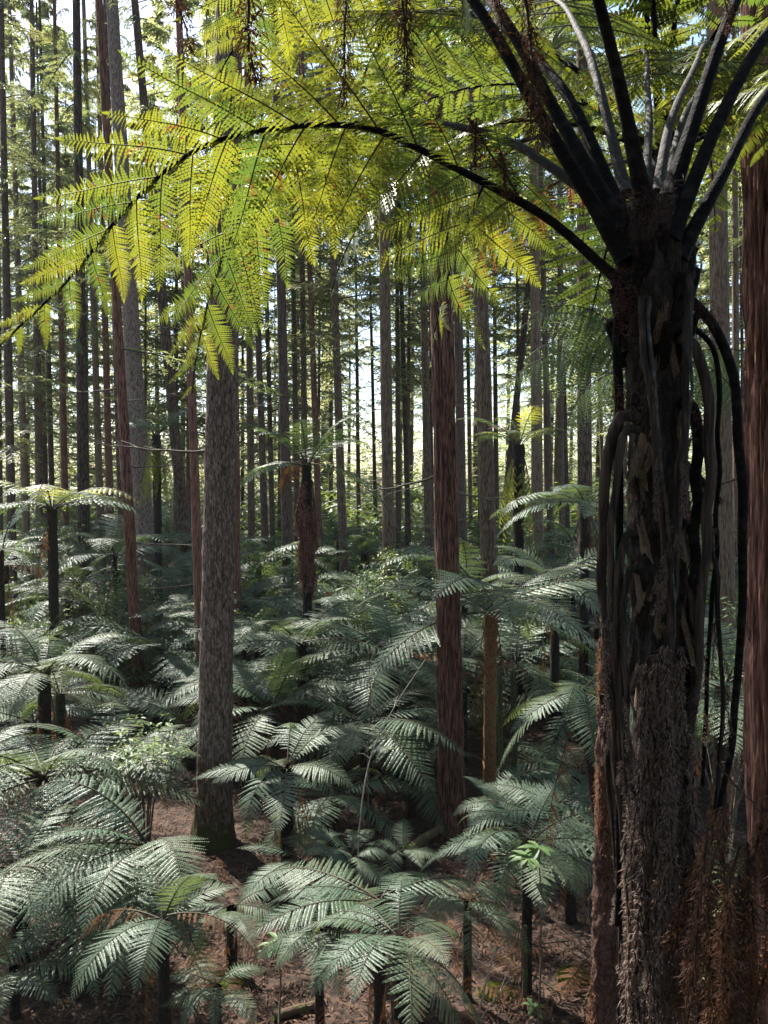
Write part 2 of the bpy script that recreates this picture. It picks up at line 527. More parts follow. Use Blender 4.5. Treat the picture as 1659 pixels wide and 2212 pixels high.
NEAR += [frond_mesh('fern_frond_torn', 2.0, a0, a1, np_, 18, wd, 41 + i, FM, droop=dr, yaw=yw, stipe=0.12, tail=tl)
         for i, (a0, a1, np_, wd, dr, yw, tl) in enumerate([(34, -70, 27, .22, .3, .35, .1), (22, -24, 32, .27, .06, -.3, .03), (56, -50, 28, .2, .22, .2, .06)])]
SILV = [frond_mesh('hanging_silver_frond', 2.0, a0, a1, 20, 17, 0.24, 81 + i, FM, droop=1.1, fold=0.75, stipe=0.12, yaw=yw) for i, (a0, a1, yw) in enumerate([(34, -62, .1), (24, -66, -.15)])]
BROWN = [frond_mesh('browned_frond', 2.0, a0, a1, 22, 14, 0.2, 47 + i, FD, droop=0.35, yaw=yw, stipe=0.12, tail=.12, fold=.2) for i, (a0, a1, yw) in enumerate([(15, -75, .2), (5, -80, -.2)])]
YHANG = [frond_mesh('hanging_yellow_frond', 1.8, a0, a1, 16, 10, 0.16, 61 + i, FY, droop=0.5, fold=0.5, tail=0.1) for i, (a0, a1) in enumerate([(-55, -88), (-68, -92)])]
DEAD = [frond_mesh('dead_frond', 1.8, a0, a1, 16, 12, 0.13, 71 + i, FD, droop=0.9, fold=0.8, tail=0.25) for i, (a0, a1) in enumerate([(-55, -88), (-70, -92), (-40, -86)])]
FLATDEAD = [frond_mesh('fallen_frond', 1.6, a0, a1, 18, 14, 0.17, 91 + i, FD, droop=0.15, fold=0.1, tail=0.12, yaw=yw) for i, (a0, a1, yw) in enumerate([(6, -6, .4), (10, -12, -.5)])]


# ------------------------------------------------------------------ trunk meshes
def trunk_mesh(name, h, r0, r1, lean, seg, rings, style, seed, mats, bend=0.0, flare=0.35, amp=1.0):
    """tapered trunk from the origin to (lean.x, lean.y, h)"""
    t = np.linspace(0, 1, rings) ** (1.15 if rings > 30 else 1.0)
    a = np.linspace(0, 2 * math.pi, seg, endpoint=False)
    tt, aa = np.meshgrid(t, a, indexing='ij')
    z = tt * h
    rad = r0 + (r1 - r0) * tt + r0 * flare * np.exp(-z / 0.5)
    ca, sa = np.cos(aa), np.sin(aa)
    sd = seed * 7.31
    if style == 'red':
        wob = vnoise(ca * 1.2 + sd, sa * 1.2, z * 0.5) * 1.5
        k = 0.6 - 1.5 * np.exp(-np.abs(vnoise(ca * 6 + wob + sd, sa * 6 + wob, z * 0.8)) * 7) + vnoise(ca * 13 + sd + wob, sa * 13, z * 1.7 + 9) * 0.5 + vnoise(ca * 24, sa * 24 + sd, z * 5) * 0.25
        disp = rad * (0.12 * k + 0.05 * vnoise(ca * 1.5, sa * 1.5 + sd, z * 0.8))
    elif style == 'scaly':
        k = vnoise(ca * 7 + sd, sa * 7, z * 7) * 0.5 + vnoise(ca * 14 + sd, sa * 14, z * 16) * 0.5
        disp = rad * (0.07 * k + 0.05 * vnoise(ca * 1.5, sa * 1.5 + sd, z * 0.7))
    elif style == 'fern':
        k = vnoise(ca * 4 + sd, sa * 4, z * 12) * 0.6 + vnoise(ca * 9, sa * 9 + sd, z * 25) * 0.5
        disp = rad * 0.22 * k
    else:
        disp = rad * (0.06 * vnoise(ca * 4 + sd, sa * 4, z * 1.2) + 0.05 * vnoise(ca * 1.5, sa * 1.5 + sd, z * 0.4))
    rr = rad + disp * amp
    bx = bend * np.sin(tt * math.pi)
    V = np.stack([lean[0] * tt + bx + rr * ca, lean[1] * tt + rr * sa, z], -1)
    mb = MB()
    i = np.arange(rings - 1)[:, None] * seg
    j = np.arange(seg)[None]
    k = (j + 1) % seg
    mb.add(V.reshape(-1, 3), quads=np.stack([i + j, i + k, i + seg + k, i + seg + j], -1).reshape(-1, 4))
    return mb.mesh(name, mats, smooth=True)


# dead side branches, shared
def branch_mesh(seed, L=1.6):
    r = np.random.default_rng(seed)
    mb = MB()
    n = 9
    x = np.linspace(0, L, n)
    y = np.cumsum(r.uniform(-.06, .06, n))
    z = -0.10 * x + 0.16 * (x / L) ** 2 * r.uniform(-1, 1.2) + np.cumsum(r.uniform(-.02, .02, n))
    y -= y[0]
    z -= z[0]
    p = np.stack([x, y, z], 1)
    mb.tube(p, np.linspace(0.022, 0.005, n), 5)
    for k in range(3, n - 1):
        if r.random() < 0.75:
            e = p[k] + np.array([r.uniform(.1, .35), r.choice([-1, 1]) * r.uniform(.1, .35), r.uniform(-.15, .12)])
            m = (p[k] + e) / 2 + r.uniform(-.03, .03, 3)
            mb.tube([p[k], m, e], [0.007, 0.005, 0.003], 4)
    return mb.mesh('dead_branch', M['twig'])


BRANCH = [branch_mesh(200 + i, L) for i, L in enumerate((1.2, 1.8, 2.4, 1.5))]


# conifer crowns: branches of flat drooping sprays, shared
def crown_mesh(name, h, rmax, nb, ntw, nlf, lf, seed, mats, shape=0.75):
    r = np.random.default_rng(seed)
    mb = MB()
    for b in range(nb):
        t = (b + r.random()) / nb
        z0 = t * h
        ln = rmax * (1 - t) ** shape * r.uniform(0.6, 1.15) + 0.3
        az = r.uniform(0, 2 * math.pi)
        up = r.uniform(-0.25, 0.25) + 0.35 * t
        n = ntw
        s = (np.arange(n) + r.random()) / n
        dr = np.array([math.cos(az), math.sin(az), up])
        pts = np.array([0, 0, z0]) + dr * (ln * s)[:, None] - np.array([0, 0, 1]) * (0.22 * ln * s ** 2)[:, None]
        mb.tube(np.vstack([[0, 0, z0], pts[::3], pts[-1:]]), np.linspace(0.03, 0.006, len(pts[::3]) + 2), 3, 1, False)
        perp = np.array([-math.sin(az), math.cos(az), 0])
        for i in range(n):
            if s[i] < 0.12:
                continue
            for sg in (1, -1):
                tl = ln * 0.34 * (1.05 - 0.7 * s[i]) * r.uniform(0.6, 1.2) + 0.1
                td = unit(perp * sg + np.array([dr[0], dr[1], 0]) * 0.7 + np.array([0, 0, r.uniform(-.45, .1)]))
                v = (np.arange(nlf) + r.random(nlf)) / nlf
                O = pts[i] + td * (tl * v)[:, None] - np.array([0, 0, 1]) * (0.18 * tl * v ** 2)[:, None]
                sd = np.where(np.arange(nlf) % 2 == 0, 1.0, -1.0)
                ac = unit(np.cross(np.array([0, 0, 1.0]), td))
                X = unit(ac * sd[:, None] * 0.8 + td * 0.8 + np.stack([r.uniform(-.2, .2, nlf), r.uniform(-.2, .2, nlf), r.uniform(-.45, .2, nlf)], 1))
                Z = unit(np.array([0, 0, 1.0]) + np.stack([r.uniform(-.5, .5, nlf), r.uniform(-.5, .5, nlf), np.zeros(nlf)], 1))
                Y = unit(np.cross(Z, X))
                mb.leaves(*NEEDLE, O, X, Y, np.cross(X, Y), lf * r.uniform(.7, 1.4, nlf), lf * 0.24, 0)
    return mb.mesh(name, mats)


def bough_mesh(seed, L=3.0):
    r = np.random.default_rng(seed)
    mb = MB()
    n = 16
    s_ = np.linspace(0, 1, n)
    pts = np.stack([L * s_, 0.12 * np.cumsum(r.uniform(-.2, .2, n)), -0.2 * L * s_ ** 2 * r.uniform(.3, 1.2) + np.cumsum(r.uniform(-.02, .02, n))], 1)
    mb.tube(pts, np.linspace(0.022, 0.004, n), 4, 1, False)
    for i in range(3, n):
        for sg in (1, -1):
            tl = L * 0.3 * (1.1 - 0.8 * s_[i]) * r.uniform(.5, 1.2)
            td = unit(np.array([0.75, sg * 1.0, r.uniform(-.5, .1)]))
            m = 22
            v = (np.arange(m) + r.random(m)) / m
            O = pts[i] + td * (tl * v)[:, None] - np.array([0, 0, 1]) * (0.2 * tl * v ** 2)[:, None]
            mb.tube([pts[i], O[m // 2], O[-1]], [.005, .004, .002], 3, 1, False)
            sd = np.where(np.arange(m) % 2 == 0, 1.0, -1.0)
            ac = unit(np.cross(np.array([0, 0, 1.0]), td))
            X = unit(ac * sd[:, None] * .9 + td * .7 + r.uniform(-.25, .25, (m, 3)))
            Z = unit(np.array([0, 0, 1.0]) + r.uniform(-.4, .4, (m, 3)))
            Y = unit(np.cross(Z, X))
            mb.leaves(*NEEDLE, O, X, Y, np.cross(X, Y), 0.085 * r.uniform(.7, 1.5, m), 0.024, 0)
    return mb.mesh('bough', [M['bough_leaf'], M['twig']])


BOUGH = [bough_mesh(260 + i, L) for i, L in enumerate((2.4, 3.2, 2.8))]
NM = [M['needle'], M['twig']]
CROWN = [crown_mesh('conifer_crown', 15, 2.9, 40, 13, 8, 0.20, 300 + i, NM) for i in range(3)]
CROWN_FAR = [crown_mesh('far_conifer_crown', 18, 3.4, 64, 9, 9, 0.34, 320 + i, [M['far_leaf'], M['twig']]) for i in range(3)]

# ------------------------------------------------------------------ ground
mb = MB()
nx, ny = 150, 170
xs = np.concatenate([np.linspace(-300, -24, 25), np.linspace(-22, 22, nx - 50), np.linspace(24, 300, 25)])
ys = np.concatenate([np.linspace(-80, 2, 12), np.linspace(3, 40, ny - 42), np.linspace(42, 400, 30)])
X, Y = np.meshgrid(xs, ys)
Z = gz(X, Y)
i = np.arange(len(ys) - 1)[:, None] * len(xs)
j = np.arange(len(xs) - 1)[None]
mb.add(np.stack([X, Y, Z], -1).reshape(-1, 3), quads=np.stack([i + j, i + j + 1, i + j + 1 + len(xs), i + j + len(xs)], -1).reshape(-1, 4))
g = link('forest_floor', mb.mesh('forest_floor', M['ground'], True))
tag(g, 'dark red-brown forest floor under the ferns', 'ground', kind='structure')

# leaf litter: twigs, needles and bits of dead frond
mb = MB()
n = 36000
x = rng.uniform(-7, 6, n)
y = 6.0 + 14 * rng.random(n) ** 1.5
z = gz(x, y) + rng.uniform(0.008, 0.045, n)
a = rng.uniform(0, 6.28, n)
Xd = unit(np.stack([np.cos(a), np.sin(a), rng.uniform(-.25, .25, n)], 1))
Zd = unit(np.stack([rng.uniform(-.6, .6, n), rng.uniform(-.6, .6, n), np.ones(n)], 1))
Yd = unit(np.cross(Zd, Xd))
mb.leaves(*LANCE, np.stack([x, y, z], 1), Xd, Yd, np.cross(Xd, Yd), rng.uniform(.04, .2, n), rng.uniform(.008, .03, n), 0, curl=rng.uniform(-.3, .3, n))
for me in FLATDEAD:
    V = np.empty(len(me.vertices) * 3)
    me.vertices.foreach_get('co', V)
    V = V.reshape(-1, 3)
    T3 = np.array([tuple(p.vertices) for p in me.polygons if len(p.vertices) == 3])
    for k in range(26):
        yy = random.uniform(7.8, 16)
        xx = random.uniform(-0.5, 0.42) * yy
        a = random.uniform(0, 6.28)
        sc = random.uniform(.4, .8)
        W = np.stack([(V[:, 0] * math.cos(a) - V[:, 1] * math.sin(a)) * sc + xx, (V[:, 0] * math.sin(a) + V[:, 1] * math.cos(a)) * sc + yy, V[:, 2] * sc], 1)
        W[:, 2] += gz(W[:, 0], W[:, 1]) + random.uniform(.05, .12)
        mb.add(W, tris=T3, m=1)
lit = link('leaf_litter', mb.mesh('leaf_litter', [M['litter'], M['dead_leaf']]))
tag(lit, 'dry brown leaf litter strewn over the forest floor', 'leaf litter', kind='stuff')

# ------------------------------------------------------------------ conifers
def conifer(label, pb, pt, wpx, d, style='brown', py_base=None, crown_z=None, cs=1.0, seg=16, rings=24, branches=0, group=None, bend=0.0, H=34.0, br_z=(2.5, 10), crown=None, amp=1.0, boughs=0, bough_z=(8, 14)):
    """pb, pt: pixels on the trunk's axis low and high; wpx: its width in pixels at pb; d: metres away"""
    lo, hi = P(pb[0], pb[1], d), P(pt[0], pt[1], d)
    lx = (hi.x - lo.x) / (hi.z - lo.z)
    bx = lo.x - lx * lo.z
    z0 = float(gz(bx, d)) - 0.08
    r0 = 0.5 * wpx * d / F
    r_low = r0 * 1.02
    t = empty('conifer_tree', (bx, d, z0), label, 'tree', group)
    mat = {'red': 'bark_red', 'scaly': 'bark_scaly', 'brown': 'bark_brown', 'dark': 'bark_dark'}[style]
    sd = random.randint(0, 999)
    me = trunk_mesh('trunk', H, r_low, r_low * 0.3, (lx * H, 0), seg, rings, style, sd, M[mat], bend=bend, amp=amp)
    link('trunk', me, t)
    if crown_z is None:
        crown_z = random.uniform(10, 15)
    k = (H - crown_z + 1.0) / 15.0
    c = link('crown', crown or random.choice(CROWN), t)
    c.location = (lx * crown_z, 0, crown_z)
    c.rotation_euler = (0, math.atan(lx), random.uniform(0, 6.28))
    c.scale = (cs, cs, k)
    for b in range(boughs):
        z = random.uniform(*bough_z)
        o = link('bough', random.choice(BOUGH), t)
        az = random.uniform(0, 6.28)
        o.location = (lx * z, 0, z)
        o.rotation_euler = (random.uniform(-.2, .2), random.uniform(-0.15, 0.3), az)
        s = random.uniform(0.7, 1.2)
        o.scale = (s, s, s)
    for b in range(branches):
        z = random.uniform(*br_z)
        o = link('dead_branch', random.choice(BRANCH), t)
        az = random.choice([random.uniform(-0.7, 0.7), math.pi + random.uniform(-0.7, 0.7), random.uniform(0, 6.28)])
        rr = r_low * (1 - 0.7 * z / H) * 0.85
        o.location = (lx * z + rr * math.cos(az), rr * math.sin(az), z)
        o.rotation_euler = (0, random.uniform(-0.2, 0.25), az)
        s = random.uniform(0.5, 1.1)
        o.scale = (s, s, s)
    return t


# the trees one can name
conifer('thick grey-brown scaly trunk standing left of centre, mossy at its foot', (460, 1800), (484, 600), 74, 12.0, 'scaly', seg=72, rings=420, crown_z=18, cs=0.7, amp=1.3, branches=2, br_z=(6, 9))
conifer('reddish fibrous trunk at the centre rising out of the ferns', (978, 1780), (957, 780), 51, 12.3, 'red', seg=84, rings=420, crown_z=17, cs=0.8, amp=1.5, branches=4, br_z=(5, 8.5))
conifer('rough brown trunk behind the slender leaning reddish one', (325, 1380), (284, 700), 43, 26.0, 'scaly', seg=36, rings=160, crown_z=23, cs=0.4, boughs=3, bough_z=(9, 18), branches=5)
conifer('slender leaning reddish trunk in front of a rough brown one', (301, 1500), (252, 650), 25, 19.0, 'red', seg=28, rings=160, crown_z=18, branches=9, bend=0.0, H=26, cs=0.3, boughs=3, bough_z=(9, 14))
conifer('thin dark-red trunk close against the thick grey trunk, on its left', (426, 1180), (413, 800), 21, 17.0, 'red', seg=24, rings=120, crown_z=20, branches=3, H=28, cs=0.45)
conifer('slightly leaning grey-brown trunk between the rough brown and dark-red ones', (398, 1150), (358, 720), 27, 27.0, 'brown', crown_z=18, cs=0.45, boughs=3, bough_z=(8, 16), branches=3)
conifer('brown trunk half hidden behind the thick grey trunk on its right side', (509, 1300), (505, 800), 24, 20.0, 'red', seg=24, rings=80, crown_z=21, cs=0.5, branches=2)
conifer('dark brown trunk right of the thick grey one, mossy on its left', (621, 1170), (608, 650), 25, 28.0, 'dark', crown_z=15, cs=0.6, branches=3, seg=24, rings=60)
conifer('slim dark trunk, first of three close together beside the dark brown one', (641, 1050), (634, 650), 14, 36.0, 'dark', branches=2)
conifer('slim grey trunk, middle of three close together', (660, 1050), (655, 650), 14, 38.0, 'brown', branches=2)
conifer('slim reddish trunk, last of three close together, nearest the centre', (686, 1040), (672, 650), 15, 34.0, 'red', branches=3)
conifer('dark twin trunk beside a paler twin, seen just right of the thick grey trunk', (570, 1080), (557, 700), 17, 32.0, 'dark', branches=2)
conifer('paler twin trunk, the nearer of two to the thick grey trunk', (542, 1060), (538, 700), 17, 35.0, 'brown', branches=1)
conifer('slender olive-brown trunk standing alone above the skirted tree fern', (737, 1060), (722, 590), 20, 31.0, 'brown', branches=3)
conifer('straight brown trunk with a dark foot, left of the central reddish trunk', (840, 1240), (832, 680), 29, 24.0, 'brown', seg=24, rings=80, crown_z=14, branches=4)
conifer('thin dark trunk in the gap behind the straight brown trunk', (880, 1080), (868, 650), 13, 40.0, 'dark', branches=1)
conifer('brown trunk close behind the central reddish trunk on its left', (926, 1150), (916, 650), 20, 33.0, 'brown', branches=3)
conifer('dark trunk close behind the central reddish trunk on its right', (997, 1100), (990, 650), 23, 30.0, 'dark', branches=3)
conifer('broad pale grey-brown trunk to the right of the central reddish trunk', (1056, 1210), (1038, 600), 39, 20.0, 'brown', seg=40, rings=160, crown_z=15, branches=3)
conifer('dark leaning trunk behind the backlit tree fern', (1096, 1050), (1138, 650), 17, 34.0, 'dark', branches=2)
conifer('upright trunk with a bright left edge right of the backlit tree fern', (1161, 1090), (1156, 600), 27, 25.0, 'brown', seg=24, rings=80, crown_z=13, branches=2)
conifer('thin dark trunk beside the one with a bright edge', (1187, 1050), (1174, 600), 16, 33.0, 'dark', branches=2)
conifer('slim grey trunk seen between the bright-edged trunk and the wide brown one', (1213, 1000), (1209, 550), 14, 40.0, 'brown', branches=2)
conifer('wide brown trunk behind the silvery arching frond', (1266, 1380), (1260, 500), 34, 20.0, 'brown', seg=36, rings=120, crown_z=14, branches=2)
conifer('pale trunk showing between the black tree fern and the big redwood', (1562, 1100), (1552, 450), 46, 15.0, 'brown', seg=36, rings=120, crown_z=15, branches=3, br_z=(5, 9))
conifer('thin grey trunk just left of the big redwood', (1590, 900), (1588, 500), 18, 30.0, 'brown', branches=1)
conifer('big red-brown redwood cut by the right edge, deep furrowed bark', (1690, 1800), (1672, 500), 128, 6.6, 'red', seg=120, rings=360, amp=2.0, crown_z=15, cs=1.1, branches=3, br_z=(4, 7))
# left-hand group
left = [(22, 1000, 12, 500, 20, 30, 'dark'), (52, 1000, 36, 500, 17, 36, 'brown'), (84, 1000, 76, 500, 18, 33, 'brown'), (112, 1050, 98, 500, 13, 38, 'dark'),
        (140, 1050, 128, 500, 15, 35, 'red'), (180, 1050, 172, 500, 27, 27, 'dark'), (216, 1080, 197, 500, 17, 34, 'brown'), (237, 1080, 222, 500, 16, 36, 'red'), (262, 1100, 243, 500, 17, 32, 'brown')]
names = ['dark trunk at the far left edge of the picture', 'grey-brown trunk, second from the left edge', 'grey-brown trunk, third from the left edge', 'thin dark trunk, fourth from the left edge',
         'thin reddish trunk, fifth from the left edge', 'stout dark trunk, sixth from the left edge', 'brown trunk, seventh from the left edge', 'reddish trunk, eighth from the left edge', 'brown trunk, ninth from the left edge, behind the leaning one']
for (a, b, c, e, w, d, st), nm in zip(left, names):
    conifer(nm, (a, b), (c, e), w, d, st, branches=3, group='trunks standing in the shade at the left', boughs=24 if a < 120 else 6, bough_z=(7, 24) if a < 120 else (12, 26), cs=0.5 if a < 120 else 0.36, crown_z=random.uniform(10, 16), br_z=(3, 11))
# the slim trunks far behind
far = []
for k in range(46):
    d = random.uniform(40, 62)
    px = -60 + 1780 * (k + random.random() * 0.8) / 46
    far.append((px, d))
ordn = 'first second third fourth fifth sixth seventh eighth ninth tenth'.split()
def ordinal(n):
    if n < 10:
        return ordn[n]
    tens = ['', '', 'twenty', 'thirty', 'forty', 'fifty']
    teens = 'eleventh twelfth thirteenth fourteenth fifteenth sixteenth seventeenth eighteenth nineteenth'.split()
    n += 1
    if n < 20:
        return teens[n - 11]
    if n % 10 == 0:
        return {20: 'twentieth', 30: 'thirtieth', 40: 'fortieth'}[n]
    return tens[n // 10] + '-' + ordn[n % 10 - 1]
for k, (px, d) in enumerate(far):
    conifer('slim far trunk, %s from the left in the back row' % ordinal(k), (px, 1050), (px + random.uniform(-14, 6), 500), random.uniform(8, 14), d, random.choice(['brown', 'dark', 'brown']),
            group='slim trunks in the back row', H=(24 if k % 3 == 0 else 33) if px < 620 else 30, crown_z=random.uniform(5, 9) if px < 620 else random.uniform(8, 14), cs=1.15 if px < 620 else 1.05, seg=10, rings=14, crown=random.choice(CROWN_FAR), branches=0)

# the wood beyond, one mass
mb = MB()
cv = []
for me in CROWN_FAR:
    V = np.empty(len(me.vertices) * 3)
    me.vertices.foreach_get('co', V)
    V = V.reshape(-1, 3)
    T, Q = [], []
    for p in me.polygons:
        (T if len(p.vertices) == 3 else Q).append(tuple(p.vertices))
    T = np.array(T)
    keep = rng.random(len(T) // 2) < 0.5
    T = T[:len(T) // 2 * 2].reshape(-1, 2, 3)[keep].reshape(-1, 3)
    cv.append((V, T, np.array(Q)))
for k in range(62):
    y = random.uniform(66, 125)
    x = random.uniform(-0.62, 0.62) * y
    V, T, Q = random.choice(cv)
    a = random.uniform(0, 6.28)
    ca, sa = math.cos(a), math.sin(a)
    zb = random.uniform(3, 12)
    sc = random.uniform(1.0, 1.5)
    W = np.stack([(V[:, 0] * ca - V[:, 1] * sa) * sc + x, (V[:, 0] * sa + V[:, 1] * ca) * sc + y, V[:, 2] * 1.35 + zb], 1)
    mb.add(W, tris=T, quads=None, m=0)
    mb.tube([(x, y, -0.5), (x + 0.2, y, 15), (x + 0.3, y, 34)], [0.3, 0.2, 0.06], 7, 1, False)
for k in range(34):
    y = random.uniform(58, 105)
    x = -0.62 * y + 1.24 * y * (k + random.random()) / 34
    V, T, Q = random.choice(cv)
    a = random.uniform(0, 6.28)
    ca, sa = math.cos(a), math.sin(a)
    sc = random.uniform(1.1, 1.7)
    mb.add(np.stack([(V[:, 0] * ca - V[:, 1] * sa) * sc + x, (V[:, 0] * sa + V[:, 1] * ca) * sc + y, V[:, 2] * random.uniform(.3, .6) - 0.4], 1), tris=T)
n = 42000
y = rng.uniform(105, 150, n)
x = rng.uniform(-0.6, 0.6, n) * y
top = 9 + 9 * vnoise(x * 0.09, y * 0.05, 2.2) + 6 * vnoise(x * 0.3, y * 0.1, 4.2)
z = np.maximum(1.0, top) * rng.random(n) ** 0.8
a = rng.uniform(0, 6.28, n)
Xd = unit(np.stack([np.cos(a), np.sin(a), rng.uniform(-.8, .3, n)], 1))
Zd = unit(np.stack([rng.uniform(-.6, .6, n), rng.uniform(-.6, .6, n), np.ones(n)], 1))
Yd = unit(np.cross(Zd, Xd))
mb.leaves(*NEEDLE, np.stack([x, y, z], 1), Xd, Yd, np.cross(Xd, Yd), rng.uniform(.6, 1.5, n), rng.uniform(.15, .35, n), 0)
fw = link('far_wood', mb.mesh('far_wood', [M['far_leaf'], M['bark_brown']]))
tag(fw, 'bright hazy mass of conifers far behind the trunks', 'forest', kind='stuff')

# the same wood goes on behind and beside the viewer
mb = MB()
for k in range(26):
    a0 = R(180 + 180 * (k + random.random()) / 26) if k < 20 else random.choice([R(random.uniform(-8, 22)), R(random.uniform(158, 188))])
    rr = random.uniform(9, 26)
    x, y = rr * math.cos(a0) * 1.15, rr * math.sin(a0) - 1
    V, T, Q = random.choice(cv)
    a = random.uniform(0, 6.28)
    ca, sa = math.cos(a), math.sin(a)
    sc = random.uniform(1.1, 1.6)
    zb = random.uniform(2, 8)
    mb.add(np.stack([(V[:, 0] * ca - V[:, 1] * sa) * sc + x, (V[:, 0] * sa + V[:, 1] * ca) * sc + y, V[:, 2] * 1.5 + zb], 1), tris=T, m=0)
    mb.tube([(x, y, -0.3), (x, y, 15), (x, y, 34)], [0.3, 0.2, 0.06], 8, 1, False)
sw = link('surrounding_wood', mb.mesh('surrounding_wood', [M['needle'], M['bark_brown']]))
tag(sw, 'conifers of the same wood standing behind the viewer', 'forest', kind='stuff')
# ------------------------------------------------------------------ low growth behind the ferns
mb = MB()
n = 60000
y = 18 + 52 * rng.random(n) ** 1.1
x = rng.uniform(-0.58, 0.58, n) * y
dens = vnoise(x * 0.35, y * 0.35, 7.7)
hmax = 0.3 + 1.0 * np.clip(dens + 0.25, 0, 1) + 0.0012 * y ** 2
z = gz(x, y) + hmax * rng.random(n) ** 0.7
a = rng.uniform(0, 6.28, n)
Xd = unit(np.stack([np.cos(a), np.sin(a), rng.uniform(-.6, .5, n)], 1))
Zd = unit(np.stack([rng.uniform(-.6, .6, n), rng.uniform(-.6, .6, n), np.ones(n)], 1))
Yd = unit(np.cross(Zd, Xd))
mb.leaves(*LANCE, np.stack([x, y, z], 1), Xd, Yd, np.cross(Xd, Yd), rng.uniform(.006, .016, n) * (y + 4), rng.uniform(.0018, .0045, n) * (y + 4), 0, curl=rng.uniform(0, .3, n))
for k in range(260):
    yy = random.uniform(19, 50)
    xx = random.uniform(-0.55, 0.55) * yy
    hh = random.uniform(0.8, 2.2)
    mb.tube([(xx, yy, -0.1), (xx + random.uniform(-.2, .2), yy, hh * 0.5), (xx + random.uniform(-.4, .4), yy + random.uniform(-.3, .3), hh)], [0.018, 0.012, 0.005], 4, 1, False)
ug = link('undergrowth', mb.mesh('undergrowth', [M['shrub_leaf'], M['twig']]))
tag(ug, 'tangled leafy undergrowth between the distant trunks', 'undergrowth', kind='stuff')

# shaggy ropes of withered frond
def rope_mesh(seed, mats, leaf=0.017, n=760, spread=0.02, L=1.0, r=0.006, wr=0.2, down=2.6, wob=1.0):
    g = np.random.default_rng(seed)
    mb = MB()
    m = 14
    z = -np.linspace(0, L, m)
    p = np.stack([wob * np.cumsum(g.uniform(-.02, .02, m)), wob * np.cumsum(g.uniform(-.012, .012, m)), z], 1)
    p -= p[0]
    mb.tube(p, np.linspace(r, r * 0.4, m), 5, 1, False)
    u = g.random(n)
    O = np.stack([np.interp(u, np.linspace(0, 1, m), p[:, k]) for k in range(3)], 1)
    a = g.uniform(0, 6.28, n)
    O = O + np.stack([np.cos(a), np.sin(a), 0 * a], 1) * (spread * g.random(n) ** 0.7 * (0.35 + 0.65 * np.sin(np.clip(u, 0.02, 1) * 3.0)))[:, None]
    X = unit(np.stack([np.cos(a) * 0.7, np.sin(a) * 0.7, g.uniform(-down, 0.0, n)], 1))
    Y = unit(np.cross(np.array([0, 0, 1.0]), X) + g.uniform(-.4, .4, (n, 3)))
    Z = unit(np.cross(X, Y))
    Y = np.cross(Z, X)
    mb.leaves(*LANCE, O, X, Y, Z, leaf * g.uniform(.6, 1.9, n), leaf * wr, 0, curl=g.uniform(.1, .7, n))
    return mb.mesh('dead_frond_rope', mats)


ROPE_G = [rope_mesh(600 + i, [M['dead_grey'], M['stipe_dead']]) for i in range(4)]
ROPE_D = [rope_mesh(660 + i, [M['dead_dark'], M['stipe_dead']], leaf=0.03, n=520, spread=0.04, wob=0.3) for i in range(3)]
ROPE_R = [rope_mesh(640 + i, [M['dead_red'], M['stipe_dead']], leaf=0.03, n=420, spread=0.03) for i in range(3)]
ROPE_B = [rope_mesh(620 + i, [M['dead_leaf'], M['stipe_dead']], leaf=0.026, n=520, spread=0.034, wr=0.3, wob=0.5) for i in range(4)]
